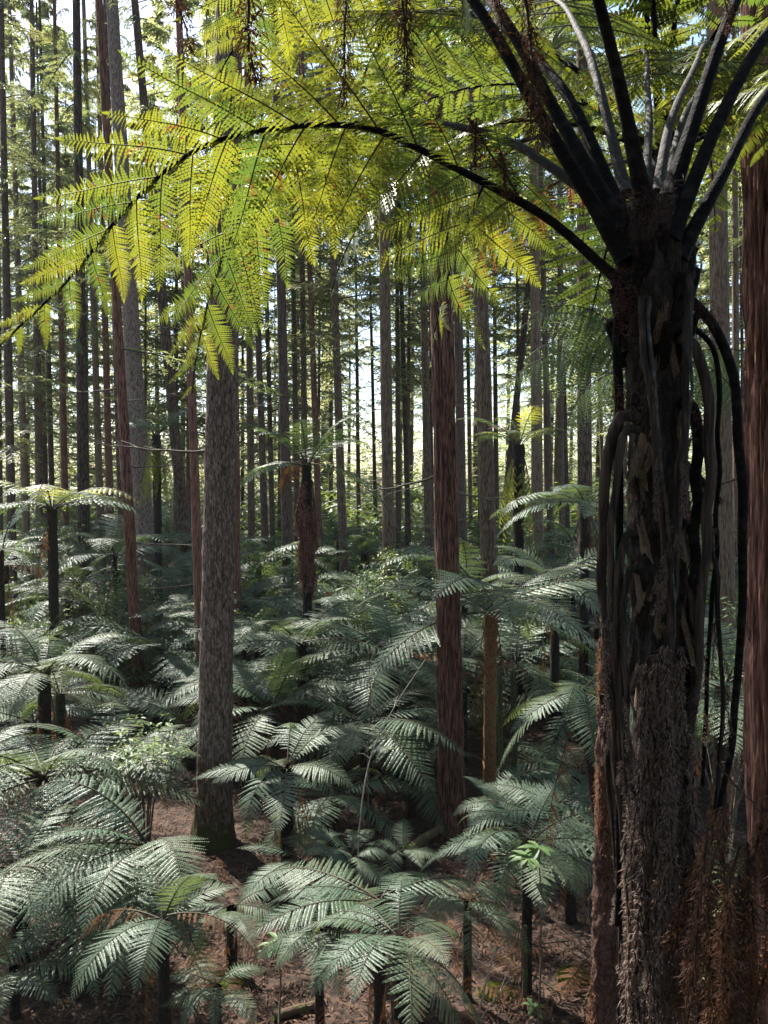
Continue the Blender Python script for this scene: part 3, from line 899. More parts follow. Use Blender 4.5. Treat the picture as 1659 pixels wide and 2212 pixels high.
# ------------------------------------------------------------------ tree ferns of the middle distance
def fern(label, crown_px, d, nf, L, fronds, trunk_r=0.07, mat='fern_trunk', phases=None, tilt=0.0, skirt=0, hang=0, group=None, lean=(0, 0), tilts=(-12, 14), skirt_mesh=None, young=3, zs=None):
    c = P(crown_px[0], crown_px[1], d)
    b = Vector((c.x - lean[0], c.y - lean[1], float(gz(c.x - lean[0], c.y - lean[1])) - 0.05))
    t = empty('tree_fern', b, label, 'tree fern', group)
    h = max(0.12, c.z - b.z)
    me = trunk_mesh('fern_trunk', h, trunk_r * 1.05, trunk_r * 1.15, (c.x - b.x, c.y - b.y), 18, max(8, int(h * 24)), 'fern', random.randint(0, 999), M[mat], flare=0.25)
    link('trunk', me, t)
    top = c - b
    ph0 = random.uniform(0, 6.28)
    for k in range(nf):
        az = (ph0 + k * 2 * math.pi / nf + random.uniform(-.2, .2)) if phases is None else R(phases[k])
        me = random.choice(fronds)
        if random.random() < 0.06:
            me = random.choice(BROWN)
        o = link('frond', me, t)
        s = L / 2.0 * 1.15 * random.uniform(0.72, 1.12)
        el = R(random.uniform(*tilts) - (22 if random.random() < 0.3 else 0) + (26 if random.random() < 0.12 else 0))
        o.matrix_basis = Matrix.LocRotScale(top + Vector((math.cos(az), math.sin(az), 0)) * trunk_r * 0.6 + Vector((0, 0, random.uniform(-.04, .05))),
                                            Matrix.Rotation(az, 3, 'Z') @ Matrix.Rotation(-el, 3, 'Y') @ Matrix.Rotation(random.uniform(-.25, .25), 3, 'X'), Vector((s, s, s)))
    if skirt == 0 and hang == 0 and h > 0.7:
        skirt = random.randint(1, 4)
    for k in range(skirt):
        az = ph0 + k * 2 * math.pi / skirt + random.uniform(-.3, .3)
        o = link('dead_frond', random.choice(skirt_mesh or DEAD), t)
        s = random.uniform(0.8, 1.2) * min(1.2, h / 1.9)
        o.matrix_basis = Matrix.LocRotScale(top + Vector((math.cos(az), math.sin(az), 0)) * trunk_r * 0.9 - Vector((0, 0, random.uniform(.02, .25))), Matrix.Rotation(az, 3, 'Z'), Vector((s * 0.55, s * 0.55, s)))
    for k in range(hang):
        az = ph0 + k * 2.4
        off = random.uniform(.3, 1.8)
        rr = trunk_r * (0.6 + 1.5 * math.sin(math.pi * min(1, off / 2.3)))
        o = link('dead_frond', random.choice(ROPE_R), t)
        o.matrix_basis = Matrix.LocRotScale(top + Vector((math.cos(az), math.sin(az), 0)) * rr - Vector((0, 0, off)), Matrix.Rotation(az, 3, 'Z') @ Matrix.Rotation(0.05, 3, 'Y'), Vector((2.6, 2.6, random.uniform(1.2, 2.0))))
    return t


G = 'tree ferns of the understorey'
fern('tree fern with a long red-brown skirt of dead fronds, left of centre', (663, 1005), 19.0, 11, 2.2, FAR, 0.10, hang=44, group=G, tilts=(-5, 18))
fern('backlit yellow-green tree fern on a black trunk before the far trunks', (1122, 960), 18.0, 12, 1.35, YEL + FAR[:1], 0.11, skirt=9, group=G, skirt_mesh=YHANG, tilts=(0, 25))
fern('tree fern on a tall thin black trunk near the left edge', (112, 1100), 18.0, 13, 2.0, FAR + YEL[:1], 0.10, group=G, tilts=(-14, 10))
fern('tree fern behind the slender leaning trunk, its trunk clothed in yellow moss', (338, 940), 24.0, 9, 1.7, FAR, 0.11, 'fern_trunk', skirt=14, group=G, skirt_mesh=YHANG, tilts=(5, 30))
fern('broad tree fern on an orange-brown trunk right of the central trunk', (1060, 1320), 13.2, 18, 2.3, NEAR, 0.10, 'fern_trunk_orange', group=G, tilts=(-14, 14))
fern('silvery tree fern arching out from behind the black trunk', (1395, 800), 8.2, 11, 1.5, SILV, 0.10, group=G, tilts=(-2, 14), phases=(178, 208, 195, 120, 90, 60, 20, -20, -60, 230, 165))
fern('tree fern under the silvery arching fronds, half behind the black trunk', (1265, 1090), 16.5, 12, 2.1, NEAR, 0.09, group=G)
fern('tree fern with three long fronds hanging beside the black trunk', (1255, 1490), 7.8, 9, 1.05, NEAR[2:3] + NEAR[4:], 0.045, group=G, phases=(-95, -150, -60, -20, 30, 80, 130, 175, -120), tilts=(-30, -5), lean=(-0.5, 0))
fern('shaded tree fern on a dark trunk at the left, upright fronds', (95, 1455), 13.0, 12, 1.8, NEAR, 0.09, group=G, tilts=(-10, 30))
fern('short mossy tree fern beside the shaded one at the left', (130, 1500), 13.8, 8, 1.5, NEAR, 0.07, 'fern_trunk_moss', group=G)
fern('wide silver fern before the red-brown skirted one', (650, 1390), 15.0, 13, 2.0, NEAR, 0.09, group=G, tilts=(-14, 12))
fern('silver fern between the skirted fern and the central trunk', (850, 1420), 14.5, 12, 2.0, NEAR, 0.09, group=G)
fern('silver fern low between the grey and the central trunk', (790, 1560), 13.0, 12, 1.8, NEAR, 0.09, group=G, skirt=6)
fern('grey-green fern right behind the thick grey trunk', (590, 1530), 13.6, 12, 1.8, NEAR, 0.08, group=G, skirt=6)
fern('fern with fronds reaching across the foot of the thick grey trunk', (620, 1655), 11.0, 12, 1.25, NEAR, 0.08, group=G, skirt=6, tilts=(-16, 10))
fern('large silvery fern at the left edge, low down', (95, 1680), 10.8, 18, 2.1, NEAR, 0.09, group=G, skirt=6, tilts=(-16, 12))
fern('silvery fern between the left edge fern and the thick grey trunk', (250, 1660), 11.6, 15, 1.6, NEAR, 0.09, group=G, skirt=6, tilts=(-14, 14))
fern('wide shaded fern low at the left with long drooping fronds', (330, 1830), 9.0, 15, 1.6, NEAR, 0.07, group=G, skirt=6, tilts=(-20, 8), phases=(-52, -60, -72, -85, -100, -112, -125, -138, -150, -162, -175, 172, 160, 148, 135))
fern('fern spreading at the bottom left corner', (40, 1880), 8.8, 15, 1.5, NEAR, 0.08, group=G, skirt=6, tilts=(-18, 5))
fern('small fresh green fern on a dark stem at the lower left', (352, 1985), 7.5, 9, 0.95, NEAR, 0.05, group=G, tilts=(-14, 14), phases=(-160, -120, -45, -5, 30, 75, 120, 165, -85))
fern('fern fanning its fronds at the bottom centre', (862, 2030), 6.6, 12, 1.05, NEAR, 0.06, group=G, tilts=(-22, 6), phases=(-90, -120, -150, 180, 150, 115, 80, 45, 10, -25, -60, -105))
fern('sunlit fern on a black stem before the black trunk', (1140, 1815), 8.4, 18, 1.1, NEAR, 0.05, group=G, tilts=(-22, 8))
fern('fern tucked close behind the sunlit one', (1235, 1770), 9.8, 11, 1.3, NEAR, 0.06, group=G, tilts=(-15, 10))
fern('small fern on the bare floor at the foot of the central trunk', (872, 1840), 10.6, 7, 0.7, NEAR, 0.03, group=G)
fern('fern holding one long frond over the floor at the centre', (820, 1945), 7.6, 6, 1.3, NEAR, 0.05, group=G, phases=(178, 150, 205, 20, 60, 110), tilts=(-16, -4))
fern('fern at the foot of the broad pale trunk', (1000, 1420), 15.5, 11, 1.6, NEAR, 0.08, group=G)
fern('bright green fern seen through the dead fronds at the lower right', (1570, 1950), 8.0, 11, 1.4, YEL, 0.07, group=G)
fern('fern between the black trunk and the big redwood', (1560, 1480), 9.2, 12, 1.6, NEAR + YEL, 0.07, group=G)
fern('fern standing right of the broad orange-trunked one', (1200, 1260), 15.2, 11, 1.7, NEAR, 0.08, group=G)
fern('low dull fern right of the foot of the thick grey trunk', (650, 1860), 9.9, 10, 0.85, NEAR, 0.05, group=G, skirt=4, tilts=(-20, 5))
fern('low fern in the shade above the small fresh one', (500, 1960), 8.9, 9, 0.7, NEAR, 0.05, group=G, skirt=3, tilts=(-20, 5))
fern('low fern at the left edge under the silvery ones', (150, 1960), 8.6, 11, 1.2, NEAR, 0.05, group=G, skirt=4, tilts=(-20, 5))
fern('dim fern in the dark hollow between the grey and central trunks', (720, 1720), 11.8, 10, 1.3, NEAR, 0.06, group=G, skirt=4)
fern('dim fern low behind the central trunk', (890, 1660), 13.0, 11, 1.5, NEAR, 0.06, group=G, skirt=3)
fern('small fern before the dark stems right of the central trunk', (1075, 1735), 10.6, 8, 0.7, NEAR, 0.04, group=G)
fern('low fern in the corner beside the reddish fallen branch', (30, 2090), 7.9, 9, 0.8, NEAR, 0.04, group=G, skirt=3)
fern('low fern just left of the bottom centre fern', (690, 2010), 7.8, 10, 0.75, NEAR, 0.04, group=G, skirt=2, tilts=(-18, 8))
fern('low fern between the bottom centre fern and the sunlit one', (1010, 1950), 8.3, 11, 0.8, NEAR, 0.04, group=G, skirt=2, tilts=(-18, 8))
fern('small low fern at the bottom beside the small fresh one', (470, 2130), 7.6, 9, 0.55, NEAR, 0.03, group=G, tilts=(-18, 8))
fern('low fern on the floor right of the fallen mossy log', (760, 1850), 10.0, 10, 0.7, NEAR, 0.04, group=G, tilts=(-18, 8))
# further back, filling the floor
taken = [(c.location.x, c.location.y) for c in bpy.data.objects if c.name.startswith('tree_fern')]
back = []
tries = 0
while len(back) < 158 and tries < 16000:
    tries += 1
    d = 12.8 + 23 * random.random() ** 1.15
    x = random.uniform(-0.54, 0.54) * d
    u = x / d * F + W0 / 2
    if (d < 15 and 900 < u < 1180) or (d < 26 and 250 < u < 350) or (d < 19 and 625 < u < 715):
        continue
    if all((x - a) ** 2 + (d - b) ** 2 > (0.7 + 0.018 * d) ** 2 for a, b in taken):
        taken.append((x, d))
        back.append((x, d))
MARKS = [(-400, 'left picture edge'), (290, 'slender leaning trunk'), (460, 'thick grey trunk'), (665, 'skirted tree fern'), (838, 'straight brown trunk'), (968, 'central reddish trunk'),
         (1048, 'broad pale trunk'), (1263, 'wide brown trunk'), (1400, 'black tree fern'), (2000, 'right picture edge')]
slots = {}
back.sort(key=lambda p: p[1])
for x, d in back:
    h = random.uniform(0.4, 1.9) + (random.uniform(.8, 2.4) if d > 17 and random.random() < 0.45 else 0)
    u = x / d * F + W0 / 2
    v = HORIZON + (CAM_Z - h) / d * F
    q = max(k for k in range(len(MARKS) - 1) if MARKS[k][0] <= u or k == 0)
    slots[q] = slots.get(q, 0) + 1
    fern('understorey fern between the %s and the %s, %s nearest there' % (MARKS[q][1], MARKS[q + 1][1], ordinal(slots[q] - 1)),
         (u, v), d, random.randint(9, 13), random.uniform(1.6, 2.5), FAR if d > 17 else NEAR, random.uniform(.05, .08), group='small ferns filling the understorey', tilts=(-16, 16))

# ------------------------------------------------------------------ a second tall fern behind the black one
MAM = [frond_mesh('tall_frond', 3.0, a0, a1, 18, 17, 0.23, 121 + i, [M['mamaku_leaf'], M['stipe_black']], stipe=0.2, droop=0.15, yaw=yw) for i, (a0, a1, yw) in enumerate([(58, -30, .2), (48, -45, -.2), (66, -20, .1), (40, -50, -.1)])]
t = fern('tall tree fern hidden behind the black trunk, yellow-green crown high at the right', (1432, 330), 6.0, 18, 2.0, MAM, 0.10, group=None, tilts=(-14, 12))

# ------------------------------------------------------------------ the black tree fern in front
K = P(1410, 560, 2.8)
base = Vector((P(1425, 2212, 2.8).x, 2.8, 0))
base.z = float(gz(base.x, base.y)) - 0.05
BT = empty('black_tree_fern', base, 'tall black-trunked tree fern in front at the right, arching yellow-green fronds', 'tree fern')
def loc(p):
    return Vector(p) - base

# trunk along the pixel axis
axis, Lax = spline([loc(P(1425, 2900, 2.8).to_tuple()[:2] + (base.z - 0.1,)), loc(P(1427, 2212, 2.8)), loc(P(1424, 1500, 2.8)), loc(P(1420, 1000, 2.8)), loc(P(1414, 700, 2.8)), loc(P(1408, 440, 2.8))], 260)
seg = 48
a = np.linspace(0, 2 * math.pi, seg, endpoint=False)
t = np.linspace(0, 1, 260)
tt, aa = np.meshgrid(t, a, indexing='ij')
zz = axis[:, 2][:, None] + 0 * aa
rad = 0.098 + 0.03 * np.clip((zz - (K.z - base.z) + 0.35) / 0.3, 0, 1) * np.clip(((K.z - base.z) + 0.25 - zz) / 0.35, 0, 1)
rad = rad * (1 + 0.16 * vnoise(np.cos(aa) * 3, np.sin(aa) * 3, zz * 7) + 0.14 * vnoise(np.cos(aa) * 8, np.sin(aa) * 8, zz * 14) + 0.08 * vnoise(np.cos(aa) * 16, np.sin(aa) * 16, zz * 40))
V = axis[:, None] + np.stack([np.cos(aa) * rad, np.sin(aa) * rad, 0 * rad], -1)
mb = MB()
i = np.arange(259)[:, None] * seg
j = np.arange(seg)[None]
kk = (j + 1) % seg
mb.add(V.reshape(-1, 3), quads=np.stack([i + j, i + kk, i + seg + kk, i + seg + j], -1).reshape(-1, 4))
link('trunk', mb.mesh('black_fern_trunk', M['fern_trunk'], True), BT)


# pinnae of the big fronds, shared
def pinna_mesh(seed, n=34, droop=0.25, gaps=0.03):
    r = np.random.default_rng(seed)
    mb = MB()
    L = 1.0
    v = (np.arange(n) + 0.9) / (n + 0.5)
    y = 0.02 * np.sin(v * 5 + r.uniform(0, 6)) * v
    P0 = np.stack([L * v, y, -droop * v ** 2], 1)
    pd = unit(np.gradient(P0, axis=0))
    pn = unit(np.array([0, 0, 1.0]) - pd * pd[:, 2:3])
    ac = np.cross(pn, pd)
    mb.tube(np.vstack([[0, 0, 0], P0[::4], P0[-1:]]), np.linspace(0.0075, 0.0014, len(P0[::4]) + 2), 5, 1, False)
    ll = 0.205 * (1 - v ** 2.4 * 0.84) * (0.8 + 0.2 * np.minimum(1, v / 0.15))
    for s in (1, -1):
        keep = r.random(n) > gaps
        cf = np.radians(16 + 20 * v + r.uniform(-5, 5, n))
        X = unit(ac * s * np.cos(cf)[:, None] + pd * np.sin(cf)[:, None] - pn * r.uniform(-.02, .25, n)[:, None])
        Z = unit(pn + ac * r.uniform(-.3, .3, n)[:, None] + pd * r.uniform(-.25, .25, n)[:, None])
        Z = unit(Z - X * np.sum(Z * X, 1)[:, None])
        Y = np.cross(Z, X)
        O = P0 + pd * (0.008 * s)
        mb.leaves(*LOBED, O[keep], X[keep], Y[keep], Z[keep], (ll * r.uniform(.86, 1.08, n))[keep], (0.009 + 0.015 * ll / 0.205)[keep], 0, curl=r.uniform(.05, .4, n)[keep])
        E = O + X * (ll * 0.5)[:, None]
    mb.leaves(*LOBED, P0[-1:], pd[-1:], ac[-1:], pn[-1:], 0.07, 0.03, 0)
    return mb.mesh('pinna', [M['mamaku_leaf'], M['rachis']])


PINNA = [pinna_mesh(400 + i, droop=dr, gaps=gp) for i, (dr, gp) in enumerate([(.04, .02), (.10, .03), (.18, .05), (.08, .08), (.26, .04)])]


def big_frond(ctrl, r0, mat, s0=0.24, roll=0.0, plen=0.7, spacing=0.18, pdroop=0.1, joined=False, fwd=28, texp=2.1, tipdroop=0.0):
    pts, Ls = spline([loc(P(*c)) for c in ctrl], 72)
    u = np.linspace(0, 1, 72)
    mb = MB()
    rads = (r0 * (1 - 0.86 * u ** 0.8) + 0.0015 + 0.5 * r0 * np.exp(-u * 26)) * (1 + 0.03 * vnoise(u * 30, ctrl[0][0], ctrl[1][1] * 0.1))
    pts = pts + 0.006 * np.stack([vnoise(u * 7, ctrl[0][0], 1.5), vnoise(u * 7, ctrl[1][1], 2.5), vnoise(u * 7, ctrl[1][0], 3.5)], 1) * np.minimum(1, u * 6)[:, None]
    mb.tube(pts, rads, 12)
    fo = link('frond', mb.mesh('stipe', M[mat], True), BT)
    tan = unit(np.gradient(pts, axis=0))
    npair = max(4, int(Ls * (1 - s0) / spacing))
    pieces = []
    for i in range(npair):
        f = i / (npair - 1)
        q = s0 + (0.985 - s0) * f ** 0.9
        ln = plen * (0.75 + 0.25 * min(1, f / 0.2)) * max(0.14, 1 - max(0, (f - 0.3) / 0.7) ** texp * 0.88)
        for sg in (1, -1):
            qq = min(0.99, q + sg * 0.004)
            o = Vector([np.interp(qq, u, pts[:, k]) for k in range(3)])
            T = Vector([np.interp(qq, u, tan[:, k]) for k in range(3)]).normalized()
            up = Vector((0, 0, 1))
            B = up.cross(T)
            if B.length < 0.2:
                B = Vector((0, 1, 0)).cross(T)
            B.normalize()
            Nn = T.cross(B).normalized()
            q_ = Quaternion(T, R(roll))
            B = q_ @ B
            Nn = q_ @ Nn
            fw = R(fwd + 22 * f + random.uniform(-6, 6))
            X = B * sg * math.cos(fw) + T * math.sin(fw) - Vector((0, 0, 1)) * (pdroop + random.uniform(-.08, .12) + tipdroop * f)
            m = frame(o, X, Nn + Vector((random.uniform(-.15, .15), random.uniform(-.15, .15), 0)))
            k = ln * random.uniform(0.88, 1.08)
            m = m @ Matrix.Diagonal((k, k, k, 1))
            pieces.append((random.choice(PINNA), m))
    if joined:
        mb = MB()
        for me, m in pieces:
            V = np.empty(len(me.vertices) * 3)
            me.vertices.foreach_get('co', V)
            V = V.reshape(-1, 3) @ np.array(m.to_3x3()).T + np.array(m.translation)
            T3, Q4 = [], []
            for p in me.polygons:
                if len(p.vertices) == 3:
                    T3.append(tuple(p.vertices))
            mb.add(V, tris=np.array(T3), m=0)
        link('leaf_blade', mb.mesh('leaf_blade', [M['mamaku_leaf'], M['rachis']]), fo)
    else:
        for me, m in pieces:
            link('pinna', me, fo, m)
    return fo


big_frond([(1385, 640, 2.78), (1310, 582, 2.75), (1180, 470, 2.75), (1000, 370, 2.77), (830, 287, 2.82), (730, 270, 2.85), (640, 272, 2.87), (500, 292, 2.9), (380, 350, 2.92), (260, 465, 2.95), (160, 590, 3.0), (60, 690, 3.0), (-30, 780, 3.0)],
          0.017, 'stipe_black', 0.2, roll=28, plen=0.56, pdroop=0.05, spacing=0.135, texp=1.3, tipdroop=0.2)
big_frond([(1335, 470, 2.95), (1225, 385, 3.0), (1110, 310, 3.1), (1000, 275, 3.2), (870, 264, 3.4), (730, 290, 3.6), (620, 360, 3.75), (530, 455, 3.85), (475, 570, 3.9), (440, 690, 3.95), (422, 790, 3.95), (417, 850, 3.95)],
          0.019, 'stipe_grey', 0.3, roll=12, plen=0.62, pdroop=0.12, spacing=0.14)
big_frond([(1352, 560, 2.74), (1180, 270, 2.75), (1020, 0, 2.8), (860, -170, 3.0), (660, -230, 3.3), (470, -180, 3.7), (330, -60, 4.0)], 0.026, 'stipe_black', 0.36, plen=0.75, pdroop=0.14)
big_frond([(1345, 500, 2.8), (1210, 260, 2.9), (1080, 30, 3.0), (950, -110, 3.4), (760, -120, 4.0), (580, 0, 4.6), (450, 190, 5.0)], 0.025, 'stipe_black', 0.36, plen=0.75, pdroop=0.14)
big_frond([(1345, 470, 2.9), (1250, 250, 3.05), (1180, 150, 3.2), (1090, 60, 3.5), (960, 20, 4.0), (830, 80, 4.7), (760, 220, 5.1)], 0.023, 'stipe_black', 0.36, plen=0.75, pdroop=0.14)
big_frond([(1352, 420, 3.0), (1290, 170, 3.2), (1250, 70, 3.5), (1200, 0, 4.1), (1150, 20, 4.9), (1120, 130, 5.5)], 0.020, 'stipe_grey', 0.34, plen=0.75, pdroop=0.14)
big_frond([(1392, 440, 2.7), (1340, 200, 2.62), (1290, 0, 2.5), (1220, -300, 2.2), (1080, -700, 1.8), (900, -1050, 1.4)], 0.026, 'stipe_black', 0.4, plen=0.7, joined=True)
big_frond([(1420, 420, 3.0), (1450, 260, 3.2), (1500, 150, 3.6), (1530, 90, 4.3), (1550, 130, 5.1), (1560, 260, 5.7)], 0.019, 'stipe_grey', 0.34, plen=0.75, pdroop=0.14)
big_frond([(1445, 430, 2.75), (1520, 200, 2.8), (1590, 0, 2.9), (1680, -200, 3.2), (1800, -250, 3.8), (1950, -100, 4.3)], 0.026, 'stipe_black', 0.38, plen=0.7, joined=True)
big_frond([(1445, 520, 2.7), (1560, 250, 2.75), (1659, 70, 2.85), (1800, -60, 3.1), (2000, -60, 3.5), (2200, 100, 3.8)], 0.026, 'stipe_black', 0.36, plen=0.7, joined=True)
big_frond([(1465, 560, 2.72), (1560, 380, 2.75), (1659, 200, 2.9), (1800, 80, 3.2), (1950, 60, 3.6), (2100, 200, 4.0)], 0.023, 'stipe_black', 0.3, plen=0.7, joined=True)
big_frond([(1432, 430, 3.0), (1490, 230, 3.4), (1570, 150, 4.0), (1640, 190, 4.8), (1680, 330, 5.4)], 0.017, 'stipe_grey', 0.34, plen=0.75, pdroop=0.16)
big_frond([(1395, 420, 3.0), (1400, 200, 3.5), (1390, 110, 4.2), (1370, 160, 5.0), (1350, 290, 5.6)], 0.017, 'stipe_grey', 0.34, plen=0.75, pdroop=0.16)


big_frond([(1350, 490, 2.95), (1240, 330, 3.2), (1140, 300, 3.5), (1062, 370, 3.8), (1010, 480, 4.0), (965, 600, 4.1), (935, 730, 4.1)], 0.014, 'stipe_black', 0.45, plen=0.62, pdroop=0.1, spacing=0.13, fwd=10)


# hanging dead stipes round the trunk
def stipe(ctrl, r0, r1, mat='stipe_dead', flat=0.75):
    pts, Ls = spline([loc(P(*c)) for c in ctrl], 46)
    u = np.linspace(0, 1, 46)
    pts = pts + 0.008 * np.stack([vnoise(u * 12, ctrl[0][0], 1.0), vnoise(u * 12, ctrl[0][1], 5.0), 0 * u], 1)
    mb = MB()
    rr = 0.78 * (r0 + (r1 - r0) * u) * (1 + 0.08 * vnoise(u * 14, ctrl[0][0] * 0.7, 2.0))
    mb.tube(pts, rr, 10, flat=flat)
    so = link('dead_stipe', mb.mesh('dead_stipe', M[mat], True), BT)
    for k in range(4 if r0 > 0.011 else 1):
        q = random.randint(16, 42)
        o = link('dead_leaflets', random.choice(ROPE_G), so)
        sc = random.uniform(.35, .7)
        o.matrix_basis = Matrix.LocRotScale(Vector(pts[q]), Matrix.Rotation(random.uniform(0, 6.28), 3, 'Z'), Vector((sc, sc, random.uniform(.12, .3))))
    return so


for c in [
    ([(1375, 905, 2.72), (1340, 898, 2.68), (1318, 960, 2.67), (1304, 1060, 2.67), (1302, 1200, 2.67), (1312, 1420, 2.68), (1330, 1620, 2.68), (1352, 1830, 2.68), (1372, 2050, 2.68)], .026, .018, 'stipe_dead'),
    ([(1380, 930, 2.7), (1350, 930, 2.65), (1335, 1010, 2.64), (1322, 1150, 2.64), (1322, 1300, 2.64), (1335, 1500, 2.65), (1350, 1700, 2.66), (1362, 1900, 2.66)], .018, .013, 'stipe_dead'),
    ([(1372, 1150, 2.7), (1346, 1160, 2.64), (1334, 1240, 2.62), (1330, 1350, 2.62), (1342, 1550, 2.63), (1358, 1760, 2.63), (1362, 1900, 2.64)], .018, .012, 'stipe_dead'),
    ([(1378, 1235, 2.68), (1362, 1230, 2.61), (1352, 1300, 2.6), (1348, 1420, 2.6), (1356, 1600, 2.61), (1368, 1760, 2.62)], .016, .011, 'stipe_dead'),
    ([(1338, 620, 2.74), (1336, 720, 2.74), (1337, 850, 2.74), (1340, 1000, 2.76), (1338, 1200, 2.78), (1336, 1400, 2.78), (1338, 1600, 2.78), (1340, 2000, 2.78)], .022, .016, 'stipe_black'),
    ([(1384, 640, 2.66), (1392, 760, 2.63), (1412, 960, 2.61), (1432, 1150, 2.61), (1444, 1280, 2.62), (1452, 1400, 2.64)], .016, .008, 'stipe_dead'),
    ([(1398, 640, 2.66), (1408, 760, 2.63), (1426, 960, 2.61), (1442, 1150, 2.61), (1450, 1280, 2.62), (1455, 1420, 2.64)], .010, .007, 'stipe_grey'),
    ([(1487, 590, 2.66), (1486, 720, 2.62), (1476, 900, 2.6), (1462, 1100, 2.6), (1448, 1280, 2.61), (1440, 1450, 2.63)], .018, .009, 'stipe_dead'),
    ([(1498, 640, 2.68), (1496, 760, 2.64), (1486, 940, 2.62), (1472, 1120, 2.62), (1458, 1290, 2.63), (1440, 1480, 2.64)], .008, .006, 'stipe_grey'),
    ([(1470, 640, 2.7), (1505, 660, 2.72), (1548, 715, 2.73), (1578, 800, 2.73), (1592, 900, 2.73), (1600, 1050, 2.73), (1605, 1200, 2.73), (1601, 1400, 2.73), (1584, 1570, 2.73), (1556, 1710, 2.73), (1530, 1830, 2.73), (1498, 1950, 2.73)], .026, .015, 'stipe_black'),
    ([(1470, 730, 2.7), (1500, 750, 2.66), (1522, 820, 2.65), (1532, 920, 2.65), (1530, 1100, 2.65), (1516, 1300, 2.66), (1502, 1500, 2.67), (1484, 1660, 2.68)], .027, .019, 'stipe_dead'),
    ([(1470, 860, 2.72), (1497, 890, 2.7), (1505, 980, 2.7), (1503, 1150, 2.7), (1494, 1350, 2.7), (1482, 1560, 2.7)], .030, .018, 'stipe_black'),
    ([(1480, 1000, 2.74), (1528, 1060, 2.73), (1542, 1200, 2.72), (1548, 1330, 2.72), (1560, 1480, 2.72), (1556, 1640, 2.72), (1540, 1760, 2.72)], .013, .009, 'stipe_dead'),
    ([(1490, 700, 2.8), (1540, 760, 2.82), (1552, 900, 2.82), (1550, 1100, 2.82), (1540, 1300, 2.82), (1525, 1500, 2.82), (1518, 1700, 2.8)], .014, .010, 'stipe_black'),
    ([(1480, 1250, 2.72), (1498, 1300, 2.68), (1500, 1420, 2.68), (1490, 1600, 2.68)], .014, .010, 'stipe_dead'),
    ([(1300, 1500, 2.9), (1318, 1700, 2.9), (1336, 1900, 2.9), (1344, 2250, 2.9)], .012, .012, 'stipe_dead'),
]:
    stipe(*c)

# old stipe bases packed round the growing point
for k in range(30):
    az = k * 2.4 + random.uniform(-.2, .2)
    zt = K.z - base.z
    z0 = zt - random.uniform(0.05, 0.42)
    c0 = Vector((P(1411, 560, 2.8).x - base.x, 0, 0))
    dr = Vector((math.cos(az), math.sin(az), 0))
    up_ = random.uniform(0.10, 0.24)
    mb = MB()
    p0, p1, p2 = c0 + dr * 0.085 + Vector((0, 0, z0)), c0 + dr * 0.118 + Vector((0, 0, z0 + up_ * 0.5)), c0 + dr * random.uniform(0.125, 0.16) + Vector((0, 0, z0 + up_))
    q, _ = spline([p0, p1, p2], 9)
    mb.tube(q, np.linspace(0.03, random.uniform(0.010, 0.02), 9) * (1 + 0.15 * vnoise(np.arange(9) * .9, k, 1.2)), 8, flat=0.7)
    g = np.random.default_rng(800 + k)
    n = 60
    O = q[g.integers(2, 9, n)] + g.normal(0, 0.012, (n, 3))
    X = unit(g.normal(0, .5, (n, 3)) + np.array([dr.x * .4, dr.y * .4, .9]))
    Y = unit(np.cross(X, g.normal(0, 1, (n, 3))))
    mb.leaves(*LANCE, O, X, Y, np.cross(X, Y), g.uniform(.02, .055, n), .0022, 1)
    link('stipe_base', mb.mesh('stipe_base', [M['stipe_black'], M['red_scale']], False), BT)

# torn stipe stubs, tan splinters on the trunk
def shard_mesh(seed):
    r = np.random.default_rng(seed)
    mb = MB()
    nl, nw = 7, 5
    V = np.zeros((nl, nw, 3))
    for i in range(nl):
        for j in range(nw):
            f = i / (nl - 1)
            w = 0.5 * (1 - 0.35 * f) * (1 + r.uniform(-.1, .1))
            yy = (j / (nw - 1) - 0.5) * 2
            V[i, j] = (w * yy + r.uniform(-.03, .03), -0.35 * f ** 2 - 0.2 * (1 - yy ** 2) + r.uniform(-.04, .04), f * 1.0 + (r.uniform(-.25, .2) if i in (0, nl - 1) else 0))
    q = [(i * nw + j, i * nw + j + 1, (i + 1) * nw + j + 1, (i + 1) * nw + j) for i in range(nl - 1) for j in range(nw - 1)]
    mb.add(V.reshape(-1, 3), quads=q)
    B = V.copy()
    B[..., 1] += 0.14
    mb.add(B.reshape(-1, 3), quads=[tuple(reversed(f)) for f in q])
    for k in range(5):
        x = r.uniform(-.4, .4)
        mb.tube([(x, -0.2, 0.3), (x + r.uniform(-.15, .15), -0.5, 0.9), (x + r.uniform(-.3, .3), -0.8, 1.25)], [.03, .02, .008], 4)
    return mb.mesh('stipe_stub', M['shard'])


SH = [shard_mesh(500 + i) for i in range(5)]
cent = lambda z: Vector([np.interp(z, axis[:, 2], axis[:, k]) for k in range(3)])
for k in range(64):
    z = (P(0, random.uniform(740, 1680), 2.8).z - base.z)
    az = random.uniform(-math.pi, 0.0) if k > 8 else random.uniform(0, math.pi)
    o = link('stipe_stub', random.choice(SH), BT)
    s = random.uniform(0.018, 0.046)
    p = cent(z) + Vector((math.cos(az), math.sin(az), 0)) * 0.1
    o.matrix_basis = Matrix.LocRotScale(p, Matrix.Rotation(az + math.pi / 2, 3, 'Z') @ Matrix.Rotation(random.choice([0, math.pi]) + random.uniform(-.25, .25), 3, 'Y') @ Matrix.Rotation(random.uniform(-.05, .3), 3, 'X'), Vector((s, s * 0.8, s * random.uniform(1.8, 4.5))))


